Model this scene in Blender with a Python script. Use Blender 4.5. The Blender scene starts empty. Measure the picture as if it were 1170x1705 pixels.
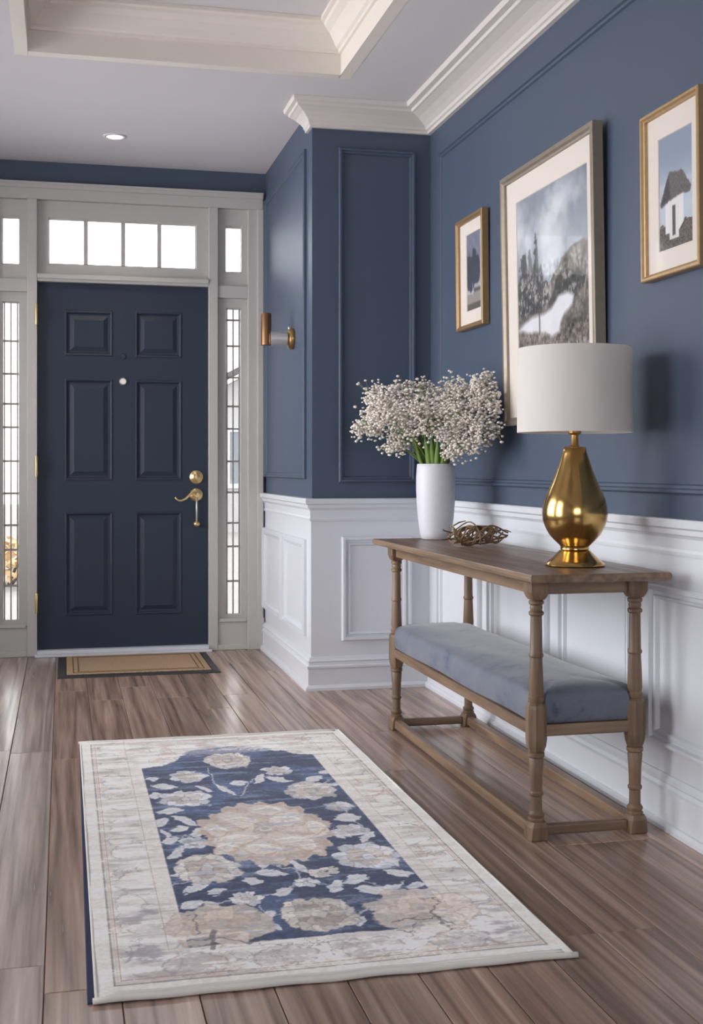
import bpy, bmesh, math, random
import numpy as np
from mathutils import Vector, Matrix

random.seed(7)
RNG = np.random.default_rng(11)
PI = math.pi
S = bpy.context.scene
COL = S.collection


def lin(c):
    c = c / 255.0
    return c / 12.92 if c <= 0.04045 else ((c + 0.055) / 1.055) ** 2.4


def rgb(r, g, b):
    return (lin(r), lin(g), lin(b), 1.0)


# ------------------------------------------------------------------ camera
F_PX = 2030.0
cam_d = bpy.data.cameras.new('camera')
cam = bpy.data.objects.new('camera', cam_d)
COL.objects.link(cam)
cam.location = (0.0, 0.0, 1.03)
cam.rotation_euler = (math.radians(90), 0, math.radians(-13.3))
cam_d.sensor_fit = 'VERTICAL'
cam_d.sensor_height = 36.0
cam_d.lens = 36.0 * F_PX / 1705.0
cam_d.shift_y = -74.5 / 1705.0
cam_d.clip_start = 0.05
S.camera = cam

# ------------------------------------------------------------------ daylight
world = bpy.data.worlds.new('overcast_sky')
S.world = world
world.use_nodes = True
wn = world.node_tree.nodes
wn['Background'].inputs['Color'].default_value = (0.98, 0.985, 1.0, 1)
wn['Background'].inputs['Strength'].default_value = 3.2
S.view_settings.view_transform = 'Standard'
S.view_settings.look = 'None'
S.view_settings.gamma = 1.0
S.view_settings.use_curve_mapping = False
S.view_settings.exposure = 1.6

# room dimensions
XR, YJ, XB, YD = 1.69, 5.53, 1.12, 6.87       # right wall, return wall, entry side wall, door wall
XL, YB = -1.5, -1.7                           # left wall, wall behind
ZC = 2.70                                     # ceiling
LWIN = (3.90, 6.30, 0.40, 2.40)               # left window y0 y1 z0 z1
LWIN_FILL = (2.2, 3.3, 0.40, 2.40)  # second left window, unseen, added to brighten the floor and rug
BWIN_FILL = (-0.9, 0.9, 0.8, 2.2)                # added unseen rear window for fill light, x0 x1 z0 z1


def portal(name, loc, rot, sx, sy):
    l = bpy.data.lights.new(name, 'AREA')
    l.shape = 'RECTANGLE'
    l.size, l.size_y = sx, sy
    l.cycles.is_portal = True
    o = bpy.data.objects.new(name, l)
    o.location, o.rotation_euler = loc, rot
    COL.objects.link(o)


portal('daylight_portal', (XL - 0.25, sum(LWIN[:2]) / 2, sum(LWIN[2:]) / 2), (0, -PI / 2, 0), 2.05, 2.45)
portal('daylight_portal', (XL - 0.25, sum(LWIN_FILL[:2]) / 2, sum(LWIN_FILL[2:]) / 2), (0, -PI / 2, 0), 2.05, 1.15)
portal('daylight_portal', (sum(BWIN_FILL[:2]) / 2, YB - 0.25, sum(BWIN_FILL[2:]) / 2), (PI / 2, 0, 0), 1.85, 1.45)
portal('daylight_portal', (0.33, YD + 0.25, 1.25), (-PI / 2, 0, 0), 1.5, 2.45)


# ------------------------------------------------------------------ materials
def mat(name, color, rough=0.6, metal=0.0, spec=0.5, noise=0.0, nscale=8.0, bump=0.0, bscale=60.0, stretch=(1, 1, 1), sheen=0.0, coat=0.0):
    m = bpy.data.materials.new(name)
    m.use_nodes = True
    nt = m.node_tree
    b = nt.nodes['Principled BSDF']
    b.inputs['Base Color'].default_value = color
    b.inputs['Roughness'].default_value = rough
    b.inputs['Metallic'].default_value = metal
    b.inputs['Specular IOR Level'].default_value = spec
    b.inputs['Sheen Weight'].default_value = sheen
    b.inputs['Coat Weight'].default_value = coat
    tc = nt.nodes.new('ShaderNodeTexCoord')
    mp = nt.nodes.new('ShaderNodeMapping')
    mp.inputs['Scale'].default_value = stretch
    nt.links.new(tc.outputs['Object'], mp.inputs['Vector'])
    if noise:
        n = nt.nodes.new('ShaderNodeTexNoise')
        n.inputs['Scale'].default_value = nscale
        n.inputs['Detail'].default_value = 4
        nt.links.new(mp.outputs['Vector'], n.inputs['Vector'])
        mx = nt.nodes.new('ShaderNodeMix')
        mx.data_type = 'RGBA'
        mx.inputs[6].default_value = tuple(c * (1 - noise) for c in color[:3]) + (1,)
        mx.inputs[7].default_value = tuple(min(1, c * (1 + noise)) for c in color[:3]) + (1,)
        nt.links.new(n.outputs['Fac'], mx.inputs[0])
        nt.links.new(mx.outputs[2], b.inputs['Base Color'])
    if bump:
        n2 = nt.nodes.new('ShaderNodeTexNoise')
        n2.inputs['Scale'].default_value = bscale
        n2.inputs['Detail'].default_value = 3
        nt.links.new(mp.outputs['Vector'], n2.inputs['Vector'])
        bp = nt.nodes.new('ShaderNodeBump')
        bp.inputs['Strength'].default_value = bump
        bp.inputs['Distance'].default_value = 0.002
        nt.links.new(n2.outputs['Fac'], bp.inputs['Height'])
        nt.links.new(bp.outputs['Normal'], b.inputs['Normal'])
    return m


def ramp(nt, stops):
    r = nt.nodes.new('ShaderNodeValToRGB')
    e = r.color_ramp.elements
    while len(e) < len(stops):
        e.new(0.5)
    for i, (p, c) in enumerate(stops):
        e[i].position = p
        e[i].color = c
    return r


def wood(name, dark, mid, light, axis, rough=0.5, fine=90.0, ring=9.0, per_object=0.0, spec=0.5, bump=0.15, along=0.07):
    """wood grain running along one object axis"""
    m = bpy.data.materials.new(name)
    m.use_nodes = True
    nt = m.node_tree
    N, L = nt.nodes.new, nt.links.new
    b = nt.nodes['Principled BSDF']
    b.inputs['Specular IOR Level'].default_value = spec
    tc = N('ShaderNodeTexCoord')
    oi = N('ShaderNodeObjectInfo')
    add = N('ShaderNodeVectorMath')
    add.operation = 'MULTIPLY_ADD'
    cmb = N('ShaderNodeCombineXYZ')
    for k in range(3):
        L(oi.outputs['Random'], cmb.inputs[k])
    add.inputs[1].default_value = (37.0, 53.0, 19.0)
    L(cmb.outputs[0], add.inputs[0])
    L(tc.outputs['Object'], add.inputs[2])
    mp = N('ShaderNodeMapping')
    sc = [1.0, 1.0, 1.0]
    sc['xyz'.index(axis)] = along
    mp.inputs['Scale'].default_value = sc
    L(add.outputs[0], mp.inputs['Vector'])
    n1 = N('ShaderNodeTexNoise')
    n1.inputs['Scale'].default_value = ring
    n1.inputs['Detail'].default_value = 2
    n1.inputs['Distortion'].default_value = 0.25
    L(mp.outputs[0], n1.inputs['Vector'])
    mul = N('ShaderNodeMath')
    mul.operation = 'MULTIPLY'
    mul.inputs[1].default_value = 11.0
    L(n1.outputs['Fac'], mul.inputs[0])
    fr = N('ShaderNodeMath')
    fr.operation = 'PINGPONG'
    fr.inputs[1].default_value = 1.0
    L(mul.outputs[0], fr.inputs[0])
    n2 = N('ShaderNodeTexNoise')
    n2.inputs['Scale'].default_value = fine
    n2.inputs['Detail'].default_value = 3
    L(mp.outputs[0], n2.inputs['Vector'])
    mixf = N('ShaderNodeMix')
    mixf.inputs[0].default_value = 0.62
    L(fr.outputs[0], mixf.inputs[2])
    L(n2.outputs['Fac'], mixf.inputs[3])
    r = ramp(nt, [(0.12, dark), (0.5, mid), (0.92, light)])
    L(mixf.outputs[0], r.inputs[0])
    hs = N('ShaderNodeHueSaturation')
    mr = N('ShaderNodeMapRange')
    mr.inputs[3].default_value = 1.0 - per_object
    mr.inputs[4].default_value = 1.0 + per_object
    L(oi.outputs['Random'], mr.inputs[0])
    L(mr.outputs[0], hs.inputs['Value'])
    L(r.outputs[0], hs.inputs['Color'])
    L(hs.outputs[0], b.inputs['Base Color'])
    rr = N('ShaderNodeMapRange')
    rr.inputs[3].default_value = rough + 0.08
    rr.inputs[4].default_value = rough - 0.06
    L(mixf.outputs[0], rr.inputs[0])
    L(rr.outputs[0], b.inputs['Roughness'])
    bp = N('ShaderNodeBump')
    bp.inputs['Strength'].default_value = bump
    bp.inputs['Distance'].default_value = 0.001
    L(mixf.outputs[0], bp.inputs['Height'])
    L(bp.outputs[0], b.inputs['Normal'])
    return m


def painted(name, rough=0.8, spec=0.3, weave=0.0, wscale=500.0, sheen=0.0, sat=1.0):
    """flat print held in a colour attribute, with a fine weave"""
    m = bpy.data.materials.new(name)
    m.use_nodes = True
    nt = m.node_tree
    b = nt.nodes['Principled BSDF']
    b.inputs['Roughness'].default_value = rough
    b.inputs['Specular IOR Level'].default_value = spec
    b.inputs['Sheen Weight'].default_value = sheen
    a = nt.nodes.new('ShaderNodeVertexColor')
    a.layer_name = 'print'
    nt.links.new(a.outputs['Color'], b.inputs['Base Color'])
    if weave:
        tc = nt.nodes.new('ShaderNodeTexCoord')
        n = nt.nodes.new('ShaderNodeTexNoise')
        n.inputs['Scale'].default_value = wscale
        nt.links.new(tc.outputs['Object'], n.inputs['Vector'])
        bp = nt.nodes.new('ShaderNodeBump')
        bp.inputs['Strength'].default_value = weave
        bp.inputs['Distance'].default_value = 0.002
        nt.links.new(n.outputs['Fac'], bp.inputs['Height'])
        nt.links.new(bp.outputs[0], b.inputs['Normal'])
    return m


def glass_mat(name, tint=(1, 1, 1, 1), gloss=1.0):
    m = bpy.data.materials.new(name)
    m.use_nodes = True
    nt = m.node_tree
    nt.nodes.remove(nt.nodes['Principled BSDF'])
    out = nt.nodes['Material Output']
    t = nt.nodes.new('ShaderNodeBsdfTransparent')
    t.inputs[0].default_value = tint
    g = nt.nodes.new('ShaderNodeBsdfGlossy')
    g.inputs['Roughness'].default_value = 0.02
    f = nt.nodes.new('ShaderNodeFresnel')
    f.inputs['IOR'].default_value = 1.45
    mu = nt.nodes.new('ShaderNodeMath')
    mu.operation = 'MULTIPLY'
    mu.inputs[1].default_value = gloss
    nt.links.new(f.outputs[0], mu.inputs[0])
    mx = nt.nodes.new('ShaderNodeMixShader')
    nt.links.new(mu.outputs[0], mx.inputs[0])
    nt.links.new(t.outputs[0], mx.inputs[1])
    nt.links.new(g.outputs[0], mx.inputs[2])
    nt.links.new(mx.outputs[0], out.inputs['Surface'])
    return m


def emit_mat(name, color, strength):
    m = bpy.data.materials.new(name)
    m.use_nodes = True
    b = m.node_tree.nodes['Principled BSDF']
    b.inputs['Base Color'].default_value = color
    b.inputs['Emission Color'].default_value = color
    b.inputs['Emission Strength'].default_value = strength
    return m


M = {}
M['blue'] = mat('navy_wall_paint', rgb(68, 80, 100), 0.55, spec=0.5, noise=0.04, nscale=3, bump=0.05, bscale=150)
M['door'] = mat('navy_door_paint', rgb(41, 50, 68), 0.5, spec=0.35, noise=0.04, nscale=4)
M['white'] = mat('white_trim_paint', rgb(210, 212, 219), 0.38, spec=0.5, noise=0.015, nscale=5)
M['surround'] = mat('warm_grey_white_door_paint', rgb(184, 181, 178), 0.42, noise=0.015, nscale=5)
M['cream'] = mat('warm_white_crown_paint', rgb(226, 218, 210), 0.45, noise=0.02, nscale=5)
M['crown'] = mat('soft_white_crown_paint', rgb(207, 200, 196), 0.5, noise=0.02, nscale=5)
M['ceil'] = mat('ceiling_paint', rgb(208, 203, 206), 0.8, spec=0.2, noise=0.015, nscale=4)
M['brass'] = mat('polished_brass', rgb(202, 166, 104), 0.19, metal=1.0, noise=0.06, nscale=25)
M['brass_old'] = mat('aged_brass', rgb(190, 152, 100), 0.33, metal=1.0, noise=0.1, nscale=60)
M['bronze'] = mat('brown_bronze', rgb(140, 106, 78), 0.45, metal=1.0, noise=0.08, nscale=40)
M['nickel'] = mat('brushed_nickel', rgb(225, 222, 218), 0.38, metal=0.8, noise=0.04, nscale=80)
M['pale_brass'] = mat('pale_brass', rgb(216, 190, 140), 0.3, metal=0.85, noise=0.05, nscale=60)
M['lead'] = mat('lead_came', rgb(150, 147, 144), 0.6, metal=0.2, noise=0.05, nscale=60)
M['floor'] = wood('smoked_oak_floor', rgb(98, 78, 68), rgb(152, 126, 112), rgb(198, 172, 158), 'y', rough=0.22, per_object=0.22, spec=0.5, bump=0.2, along=0.028)
M['floor_sheen'] = wood('oak_floor_painted_sheen', rgb(110, 95, 88), rgb(162, 145, 136), rgb(204, 187, 178), 'y', rough=0.22, per_object=0.12, spec=0.5, bump=0.2, along=0.028)  # same oak with reflected floor sheen painted in as a paler tone
M['wood_y'] = wood('weathered_oak_y', rgb(92, 73, 58), rgb(122, 99, 80), rgb(150, 125, 104), 'y', rough=0.36)
M['wood_x'] = wood('weathered_oak_x', rgb(92, 73, 58), rgb(122, 99, 80), rgb(150, 125, 104), 'x', rough=0.36)
M['wood_z'] = wood('weathered_oak_z', rgb(86, 67, 51), rgb(114, 91, 72), rgb(140, 114, 92), 'z', rough=0.45)
M['sub'] = mat('dark_subfloor', rgb(50, 42, 38), 0.8, noise=0.05)
M['glass'] = glass_mat('clear_glass')
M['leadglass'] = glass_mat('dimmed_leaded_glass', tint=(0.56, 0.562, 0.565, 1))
M['picglass'] = glass_mat('picture_glass', gloss=0.12)
M['matboard'] = mat('mat_board', rgb(214, 205, 198), 0.85, spec=0.2, noise=0.01)
M['gold_frame'] = mat('gold_frame_leaf', rgb(182, 152, 112), 0.42, metal=0.55, noise=0.16, nscale=38)
M['grey_frame'] = mat('grey_frame_leaf', rgb(150, 138, 124), 0.42, metal=0.55, noise=0.16, nscale=38)
M['brown_frame'] = mat('brown_frame_leaf', rgb(160, 130, 96), 0.42, metal=0.55, noise=0.16, nscale=38)
M['ceramic'] = mat('speckled_white_ceramic', rgb(206, 206, 214), 0.45, noise=0.05, nscale=90, bump=0.1, bscale=120)
M['bloom'] = mat('white_blossom', rgb(222, 214, 206), 0.8, spec=0.2, noise=0.10, nscale=14)
M['stem'] = mat('green_stem', rgb(96, 122, 50), 0.55, noise=0.2, nscale=30)
M['twig'] = mat('pale_green_twig', rgb(150, 158, 120), 0.7, noise=0.1, nscale=30)
M['vine'] = mat('dry_brown_vine', rgb(122, 96, 70), 0.5, noise=0.3, nscale=60, bump=0.3, bscale=300)
M['rubber'] = mat('black_rubber', rgb(52, 50, 52), 0.6, noise=0.1, nscale=40)
M['bind'] = mat('rug_white_binding', rgb(222, 218, 214), 0.85, spec=0.2, noise=0.05, nscale=120)
M['navybind'] = mat('rug_navy_edge', rgb(56, 62, 86), 0.85, spec=0.2, noise=0.1, nscale=120)
M['concrete'] = mat('grey_paving', rgb(150, 148, 145), 0.9, noise=0.08, nscale=2)
M['rug'] = painted('rug_print', 0.9, 0.15, weave=0.35, wscale=420, sheen=0.15)
M['print'] = painted('photo_print', 0.6, 0.3)
M['lens'] = emit_mat('lamp_lens', (1.0, 0.86, 0.66, 1), 1.6)

# lamp shade: linen that lets some light through
m = bpy.data.materials.new('linen_shade')
m.use_nodes = True
nt = m.node_tree
b = nt.nodes['Principled BSDF']
b.inputs['Base Color'].default_value = rgb(234, 230, 227)
b.inputs['Roughness'].default_value = 0.85
b.inputs['Specular IOR Level'].default_value = 0.15
tc = nt.nodes.new('ShaderNodeTexCoord')
mp = nt.nodes.new('ShaderNodeMapping')
mp.inputs['Scale'].default_value = (60, 60, 900)
nn = nt.nodes.new('ShaderNodeTexNoise')
nn.inputs['Scale'].default_value = 1.0
bp = nt.nodes.new('ShaderNodeBump')
bp.inputs['Strength'].default_value = 0.15
bp.inputs['Distance'].default_value = 0.001
tr = nt.nodes.new('ShaderNodeBsdfTranslucent')
tr.inputs[0].default_value = rgb(236, 226, 216)
mx = nt.nodes.new('ShaderNodeMixShader')
mx.inputs[0].default_value = 0.28
nt.links.new(tc.outputs['Object'], mp.inputs[0])
nt.links.new(mp.outputs[0], nn.inputs['Vector'])
nt.links.new(nn.outputs['Fac'], bp.inputs['Height'])
nt.links.new(bp.outputs[0], b.inputs['Normal'])
nt.links.new(b.outputs[0], mx.inputs[1])
nt.links.new(tr.outputs[0], mx.inputs[2])
nt.links.new(mx.outputs[0], nt.nodes['Material Output'].inputs[0])
M['linen'] = m

# velvet cushion: brushed nap in two tones
m = bpy.data.materials.new('grey_blue_velvet')
m.use_nodes = True
nt = m.node_tree
b = nt.nodes['Principled BSDF']
b.inputs['Roughness'].default_value = 0.8
b.inputs['Specular IOR Level'].default_value = 0.2
b.inputs['Sheen Weight'].default_value = 0.35
b.inputs['Sheen Roughness'].default_value = 0.4
tc = nt.nodes.new('ShaderNodeTexCoord')
n1 = nt.nodes.new('ShaderNodeTexNoise')
n1.inputs['Scale'].default_value = 7
n1.inputs['Detail'].default_value = 5
n1.inputs['Roughness'].default_value = 0.65
rp = ramp(nt, [(0.33, rgb(70, 77, 98)), (0.42, rgb(100, 106, 121)), (0.7, rgb(114, 118, 129))])
n2 = nt.nodes.new('ShaderNodeTexNoise')
n2.inputs['Scale'].default_value = 700
bp = nt.nodes.new('ShaderNodeBump')
bp.inputs['Strength'].default_value = 0.15
bp.inputs['Distance'].default_value = 0.001
for n in (n1, n2):
    nt.links.new(tc.outputs['Object'], n.inputs['Vector'])
nt.links.new(n1.outputs['Fac'], rp.inputs[0])
nt.links.new(rp.outputs[0], b.inputs['Base Color'])
nt.links.new(n2.outputs['Fac'], bp.inputs['Height'])
nt.links.new(bp.outputs[0], b.inputs['Normal'])
M['velvet'] = m

# coir with woven border lines
m = bpy.data.materials.new('coir')
m.use_nodes = True
nt = m.node_tree
b = nt.nodes['Principled BSDF']
b.inputs['Roughness'].default_value = 0.95
b.inputs['Specular IOR Level'].default_value = 0.1
tc = nt.nodes.new('ShaderNodeTexCoord')
n1 = nt.nodes.new('ShaderNodeTexNoise')
n1.inputs['Scale'].default_value = 220
n1.inputs['Detail'].default_value = 4
nt.links.new(tc.outputs['Object'], n1.inputs['Vector'])
rp = ramp(nt, [(0.3, rgb(126, 102, 80)), (0.5, rgb(180, 152, 124)), (0.75, rgb(214, 188, 160))])
nt.links.new(n1.outputs['Fac'], rp.inputs[0])
nt.links.new(rp.outputs[0], b.inputs['Base Color'])
bp = nt.nodes.new('ShaderNodeBump')
bp.inputs['Strength'].default_value = 0.8
bp.inputs['Distance'].default_value = 0.004
nt.links.new(n1.outputs['Fac'], bp.inputs['Height'])
nt.links.new(bp.outputs[0], b.inputs['Normal'])
M['coir'] = m
M['coir_line'] = mat('coir_dark_line', rgb(120, 96, 72), 0.95, spec=0.1, noise=0.15, nscale=200, bump=0.6, bscale=250)


# ------------------------------------------------------------------ mesh helpers
class MB:
    def __init__(self):
        self.v, self.f = [], []

    def add(self, v, f):
        o = len(self.v)
        self.v += [tuple(p) for p in v]
        self.f += [tuple(i + o for i in q) for q in f]
        return self

    def box(self, x0, x1, y0, y1, z0, z1):
        v = [(x, y, z) for z in (z0, z1) for y in (y0, y1) for x in (x0, x1)]
        return self.add(v, [(0, 2, 3, 1), (4, 5, 7, 6), (0, 1, 5, 4), (2, 6, 7, 3), (0, 4, 6, 2), (1, 3, 7, 5)])

    def lathe(self, prof, seg=48, c=(0, 0, 0), cap=True, axis='z'):
        v, f = [], []
        n = len(prof)
        for i in range(seg):
            a = 2 * PI * i / seg
            for r, h in prof:
                p = (r * math.cos(a), r * math.sin(a), h)
                if axis == 'x':
                    p = (h, r * math.cos(a), r * math.sin(a))
                elif axis == 'y':
                    p = (r * math.sin(a), h, r * math.cos(a))
                v.append((p[0] + c[0], p[1] + c[1], p[2] + c[2]))
        for i in range(seg):
            j = (i + 1) % seg
            for k in range(n - 1):
                f.append((i * n + k, j * n + k, j * n + k + 1, i * n + k + 1))
        if cap:
            f.append(tuple(i * n for i in range(seg))[::-1])
            f.append(tuple(i * n + n - 1 for i in range(seg)))
        return self.add(v, f)

    def tube(self, pts, rad, seg=8, cap=True):
        pts = [Vector(p) for p in pts]
        n = len(pts)
        if not hasattr(rad, '__len__'):
            rad = [rad] * n
        v, f = [], []
        t0 = (pts[1] - pts[0]).normalized()
        ref = Vector((0, 0, 1)) if abs(t0.z) < 0.9 else Vector((1, 0, 0))
        u = t0.cross(ref).normalized()
        for i in range(n):
            t = (pts[min(i + 1, n - 1)] - pts[max(i - 1, 0)]).normalized()
            u = (u - t * u.dot(t))
            u = u.normalized() if u.length > 1e-6 else t.orthogonal().normalized()
            w = t.cross(u)
            for k in range(seg):
                a = 2 * PI * k / seg
                v.append(pts[i] + (u * math.cos(a) + w * math.sin(a)) * rad[i])
        for i in range(n - 1):
            for k in range(seg):
                l = (k + 1) % seg
                f.append((i * seg + k, i * seg + l, (i + 1) * seg + l, (i + 1) * seg + k))
        if cap:
            f.append(tuple(range(seg))[::-1])
            f.append(tuple((n - 1) * seg + k for k in range(seg)))
        return self.add(v, f)

    def rings(self, rings, close_profile=False, cap0=False, cap1=False):
        """rings: list of equal-length closed loops"""
        n = len(rings[0])
        v = [p for r in rings for p in r]
        f = []
        R = len(rings)
        for i in range(R if close_profile else R - 1):
            j = (i + 1) % R
            for k in range(n):
                l = (k + 1) % n
                f.append((i * n + k, i * n + l, j * n + l, j * n + k))
        if cap0:
            f.append(tuple(range(n))[::-1])
        if cap1:
            f.append(tuple((R - 1) * n + k for k in range(n)))
        return self.add(v, f)

    def frame(self, a0, a1, b0, b1, prof, fn):
        """mitred rectangular moulding; prof = (inset, height) ; fn(a, b, h) -> point"""
        rg = []
        for o, h in prof:
            rg.append([fn(a0 + o, b0 + o, h), fn(a1 - o, b0 + o, h), fn(a1 - o, b1 - o, h), fn(a0 + o, b1 - o, h)])
        return self.rings(rg, close_profile=True)

    def sweep(self, p0, p1, prof):
        """straight run of a closed profile; p0(o), p1(o) give plan points for an offset o from the wall; prof = (o, z)"""
        a = [(*p0(o), z) for o, z in prof]
        c = [(*p1(o), z) for o, z in prof]
        n = len(prof)
        f = [(i, (i + 1) % n, n + (i + 1) % n, n + i) for i in range(n)]
        f += [tuple(range(n))[::-1], tuple(range(n, 2 * n))]
        return self.add(a + c, f)

    def build(self, name, material, parent=None, smooth=False, bevel=0.0, seg=2, auto=None):
        me = bpy.data.meshes.new(name)
        me.from_pydata(self.v, [], self.f)
        bm = bmesh.new()
        bm.from_mesh(me)
        bmesh.ops.recalc_face_normals(bm, faces=bm.faces)
        bm.to_mesh(me)
        bm.free()
        me.materials.append(M[material] if isinstance(material, str) else material)
        if smooth:
            me.polygons.foreach_set('use_smooth', [True] * len(me.polygons))
            if auto:
                me.set_sharp_from_angle(angle=math.radians(auto))
        o = bpy.data.objects.new(name, me)
        COL.objects.link(o)
        if parent:
            o.parent = parent
        if bevel:
            md = o.modifiers.new('bevel', 'BEVEL')
            md.width, md.segments = bevel, seg
            md.limit_method = 'ANGLE'
        return o


def tag(o, label=None, cat=None, group=None, kind=None):
    if label: o['label'] = label
    if cat: o['category'] = cat
    if group: o['group'] = group
    if kind: o['kind'] = kind
    return o


def empty(name, loc=(0, 0, 0), label=None, cat=None, group=None, kind=None):
    o = bpy.data.objects.new(name, None)
    o.empty_display_size = 0.1
    o.location = loc
    COL.objects.link(o)
    return tag(o, label, cat, group, kind)


def bx(*a):
    return MB().box(*a)


# ================================================================== SETTING
# ---- floor: planks on a subfloor
floor = bx(XL - 0.1, XR + 0.05, YB - 0.1, YD + 0.1, -0.06, -0.014).build('floor', 'sub')
tag(floor, 'brown grey oak plank floor running towards the front door', 'floor', kind='structure')
PW = 0.148
plank_mesh = {}


def plank(x, y0, length, width, pale=False):
    key = (round(length, 3), round(width, 3), pale)
    if key not in plank_mesh:
        hx, hy, c = width / 2 - 0.0008, length / 2 - 0.0008, 0.0018
        rg = [[(-hx, -hy, -0.014), (hx, -hy, -0.014), (hx, hy, -0.014), (-hx, hy, -0.014)],
              [(-hx, -hy, -c), (hx, -hy, -c), (hx, hy, -c), (-hx, hy, -c)],
              [(-hx + c, -hy + c, 0), (hx - c, -hy + c, 0), (hx - c, hy - c, 0), (-hx + c, hy - c, 0)]]
        o = MB().rings(rg, cap1=True).build('plank', 'floor_sheen' if pale else 'floor', floor)
        plank_mesh[key] = o.data
    else:
        o = bpy.data.objects.new('plank', plank_mesh[key])
        COL.objects.link(o)
        o.parent = floor
    o.location = (x, y0 + length / 2, 0)


row_x = -0.037 - PW * 16
r = 0
# joints seen beside the rug
fixed = {15: [2.60, 4.55], 16: [2.46, 4.42, 5.75]}
while row_x < XR:
    w = PW
    x0, x1 = max(row_x, XL), min(row_x + PW, XR)
    if x1 - x0 > 0.02:
        if r in fixed:
            cuts = [YB, 0.9] + fixed[r] + [YD]
        else:
            cuts = [YB]
            y = YB + random.choice((0.6, 0.9, 1.2, 1.5))
            while y < YD - 0.35:
                cuts.append(y)
                y += random.choice((1.2, 1.5, 1.8, 2.1))
            cuts.append(YD)
        for a, c in zip(cuts, cuts[1:]):
            plank((x0 + x1) / 2, a, c - a, x1 - x0, pale=(r <= 15 and a < 5.0))  # left-hand rows take the painted sheen tone
    row_x += PW
    r += 1

# ---- ceiling with a tray recess
TX0, TX1, TY0, TY1, TZ = -0.14, 1.15, 1.6, 5.06, 2.90
c = MB()
c.box(XL - 0.1, XR + 0.1, TY1, YD + 0.1, ZC, ZC + 0.06)
c.box(XL - 0.1, XR + 0.1, YB - 0.1, TY0, ZC, ZC + 0.06)
c.box(XL - 0.1, TX0, TY0, TY1, ZC, ZC + 0.06)
c.box(TX1, XR + 0.1, TY0, TY1, ZC, ZC + 0.06)
ceiling = c.build('ceiling', 'ceil')
tag(ceiling, 'pale grey white ceiling with a stepped rectangular tray recess', 'ceiling', kind='structure')
t = MB()
t.box(TX0 - 0.05, TX0 + 0.002, TY0 - 0.05, TY1 + 0.05, ZC - 0.001, TZ + 0.05)
t.box(TX1 - 0.002, TX1 + 0.05, TY0 - 0.05, TY1 + 0.05, ZC - 0.001, TZ + 0.05)
t.box(TX0, TX1, TY0 - 0.05, TY0 + 0.002, ZC - 0.001, TZ + 0.05)
t.box(TX0, TX1, TY1 - 0.002, TY1 + 0.05, ZC - 0.001, TZ + 0.05)
t.build('tray_side', 'cream', ceiling)
bx(TX0 + 0.002, TX1 - 0.002, TY0 + 0.002, TY1 - 0.002, TZ, TZ + 0.05).build('tray_top', 'ceil', ceiling)
tp = [(0, 0.085), (0.012, 0.085), (0.014, 0.098), (0.026, 0.104), (0.04, 0.125), (0.062, 0.152), (0.088, 0.168), (0.094, 0.180), (0.108, 0.184), (0.108, 0.1995), (0, 0.1995)]
MB().frame(TX0 + 0.002, TX1 - 0.002, TY0 + 0.002, TY1 - 0.002, tp, lambda a, b_, h: (a, b_, ZC + h)).build('tray_crown', 'cream', ceiling)

# ---- walls
wr = bx(XR, XR + 0.1, YB - 0.1, YD + 0.1, 0.0, ZC).build('wall_right', 'blue')
tag(wr, 'long navy blue wall with white wainscot behind the console table', 'wall', kind='structure')
wj = bx(XB, XR, YJ, YJ + 0.1, 0.0, ZC).build('wall_return', 'blue')
tag(wj, 'narrow dark navy return wall with a tall panel, behind the vase', 'wall', kind='structure')
ws = bx(XB, XB + 0.1, YJ + 0.1, YD, 0.0, ZC).build('wall_side', 'blue')
tag(ws, 'navy side wall beside the front door carrying a brass sconce', 'wall', kind='structure')

FX0, FX1, FZ1 = -0.445, 1.104, 2.582
wf = MB()
wf.box(XL - 0.1, FX0, YD, YD + 0.16, 0.0, ZC)
wf.box(FX0, FX1, YD, YD + 0.16, FZ1, ZC)
wf.box(FX1, XR + 0.1, YD, YD + 0.16, 0.0, ZC)
wf = wf.build('wall_front', 'blue')
tag(wf, 'navy wall band above the white front door surround', 'wall', kind='structure')

wl = MB()
y0, y1, z0, z1 = LWIN
ya, yb, za, zb = LWIN_FILL
wl.box(XL - 0.16, XL, YB - 0.1, ya, 0, ZC).box(XL - 0.16, XL, yb, y0, 0, ZC).box(XL - 0.16, XL, y1, YD, 0, ZC)
wl.box(XL - 0.16, XL, ya, yb, 0, za).box(XL - 0.16, XL, ya, yb, zb, ZC).box(XL - 0.16, XL, y0, y1, 0, z0).box(XL - 0.16, XL, y0, y1, z1, ZC)
wl = wl.build('wall_left', 'ceil')
tag(wl, 'pale left wall with a wide window and an added fill window, outside the view', 'wall', kind='structure')
wb = MB()
x0, x1, z0, z1 = BWIN_FILL
wb.box(XL, x0, YB - 0.16, YB, 0, ZC).box(x1, XR, YB - 0.16, YB, 0, ZC).box(x0, x1, YB - 0.16, YB, 0, z0).box(x0, x1, YB - 0.16, YB, z1, ZC)
wb = wb.build('wall_back', 'ceil')
tag(wb, 'pale wall with an added fill window facing the front door', 'wall', kind='structure')


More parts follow.
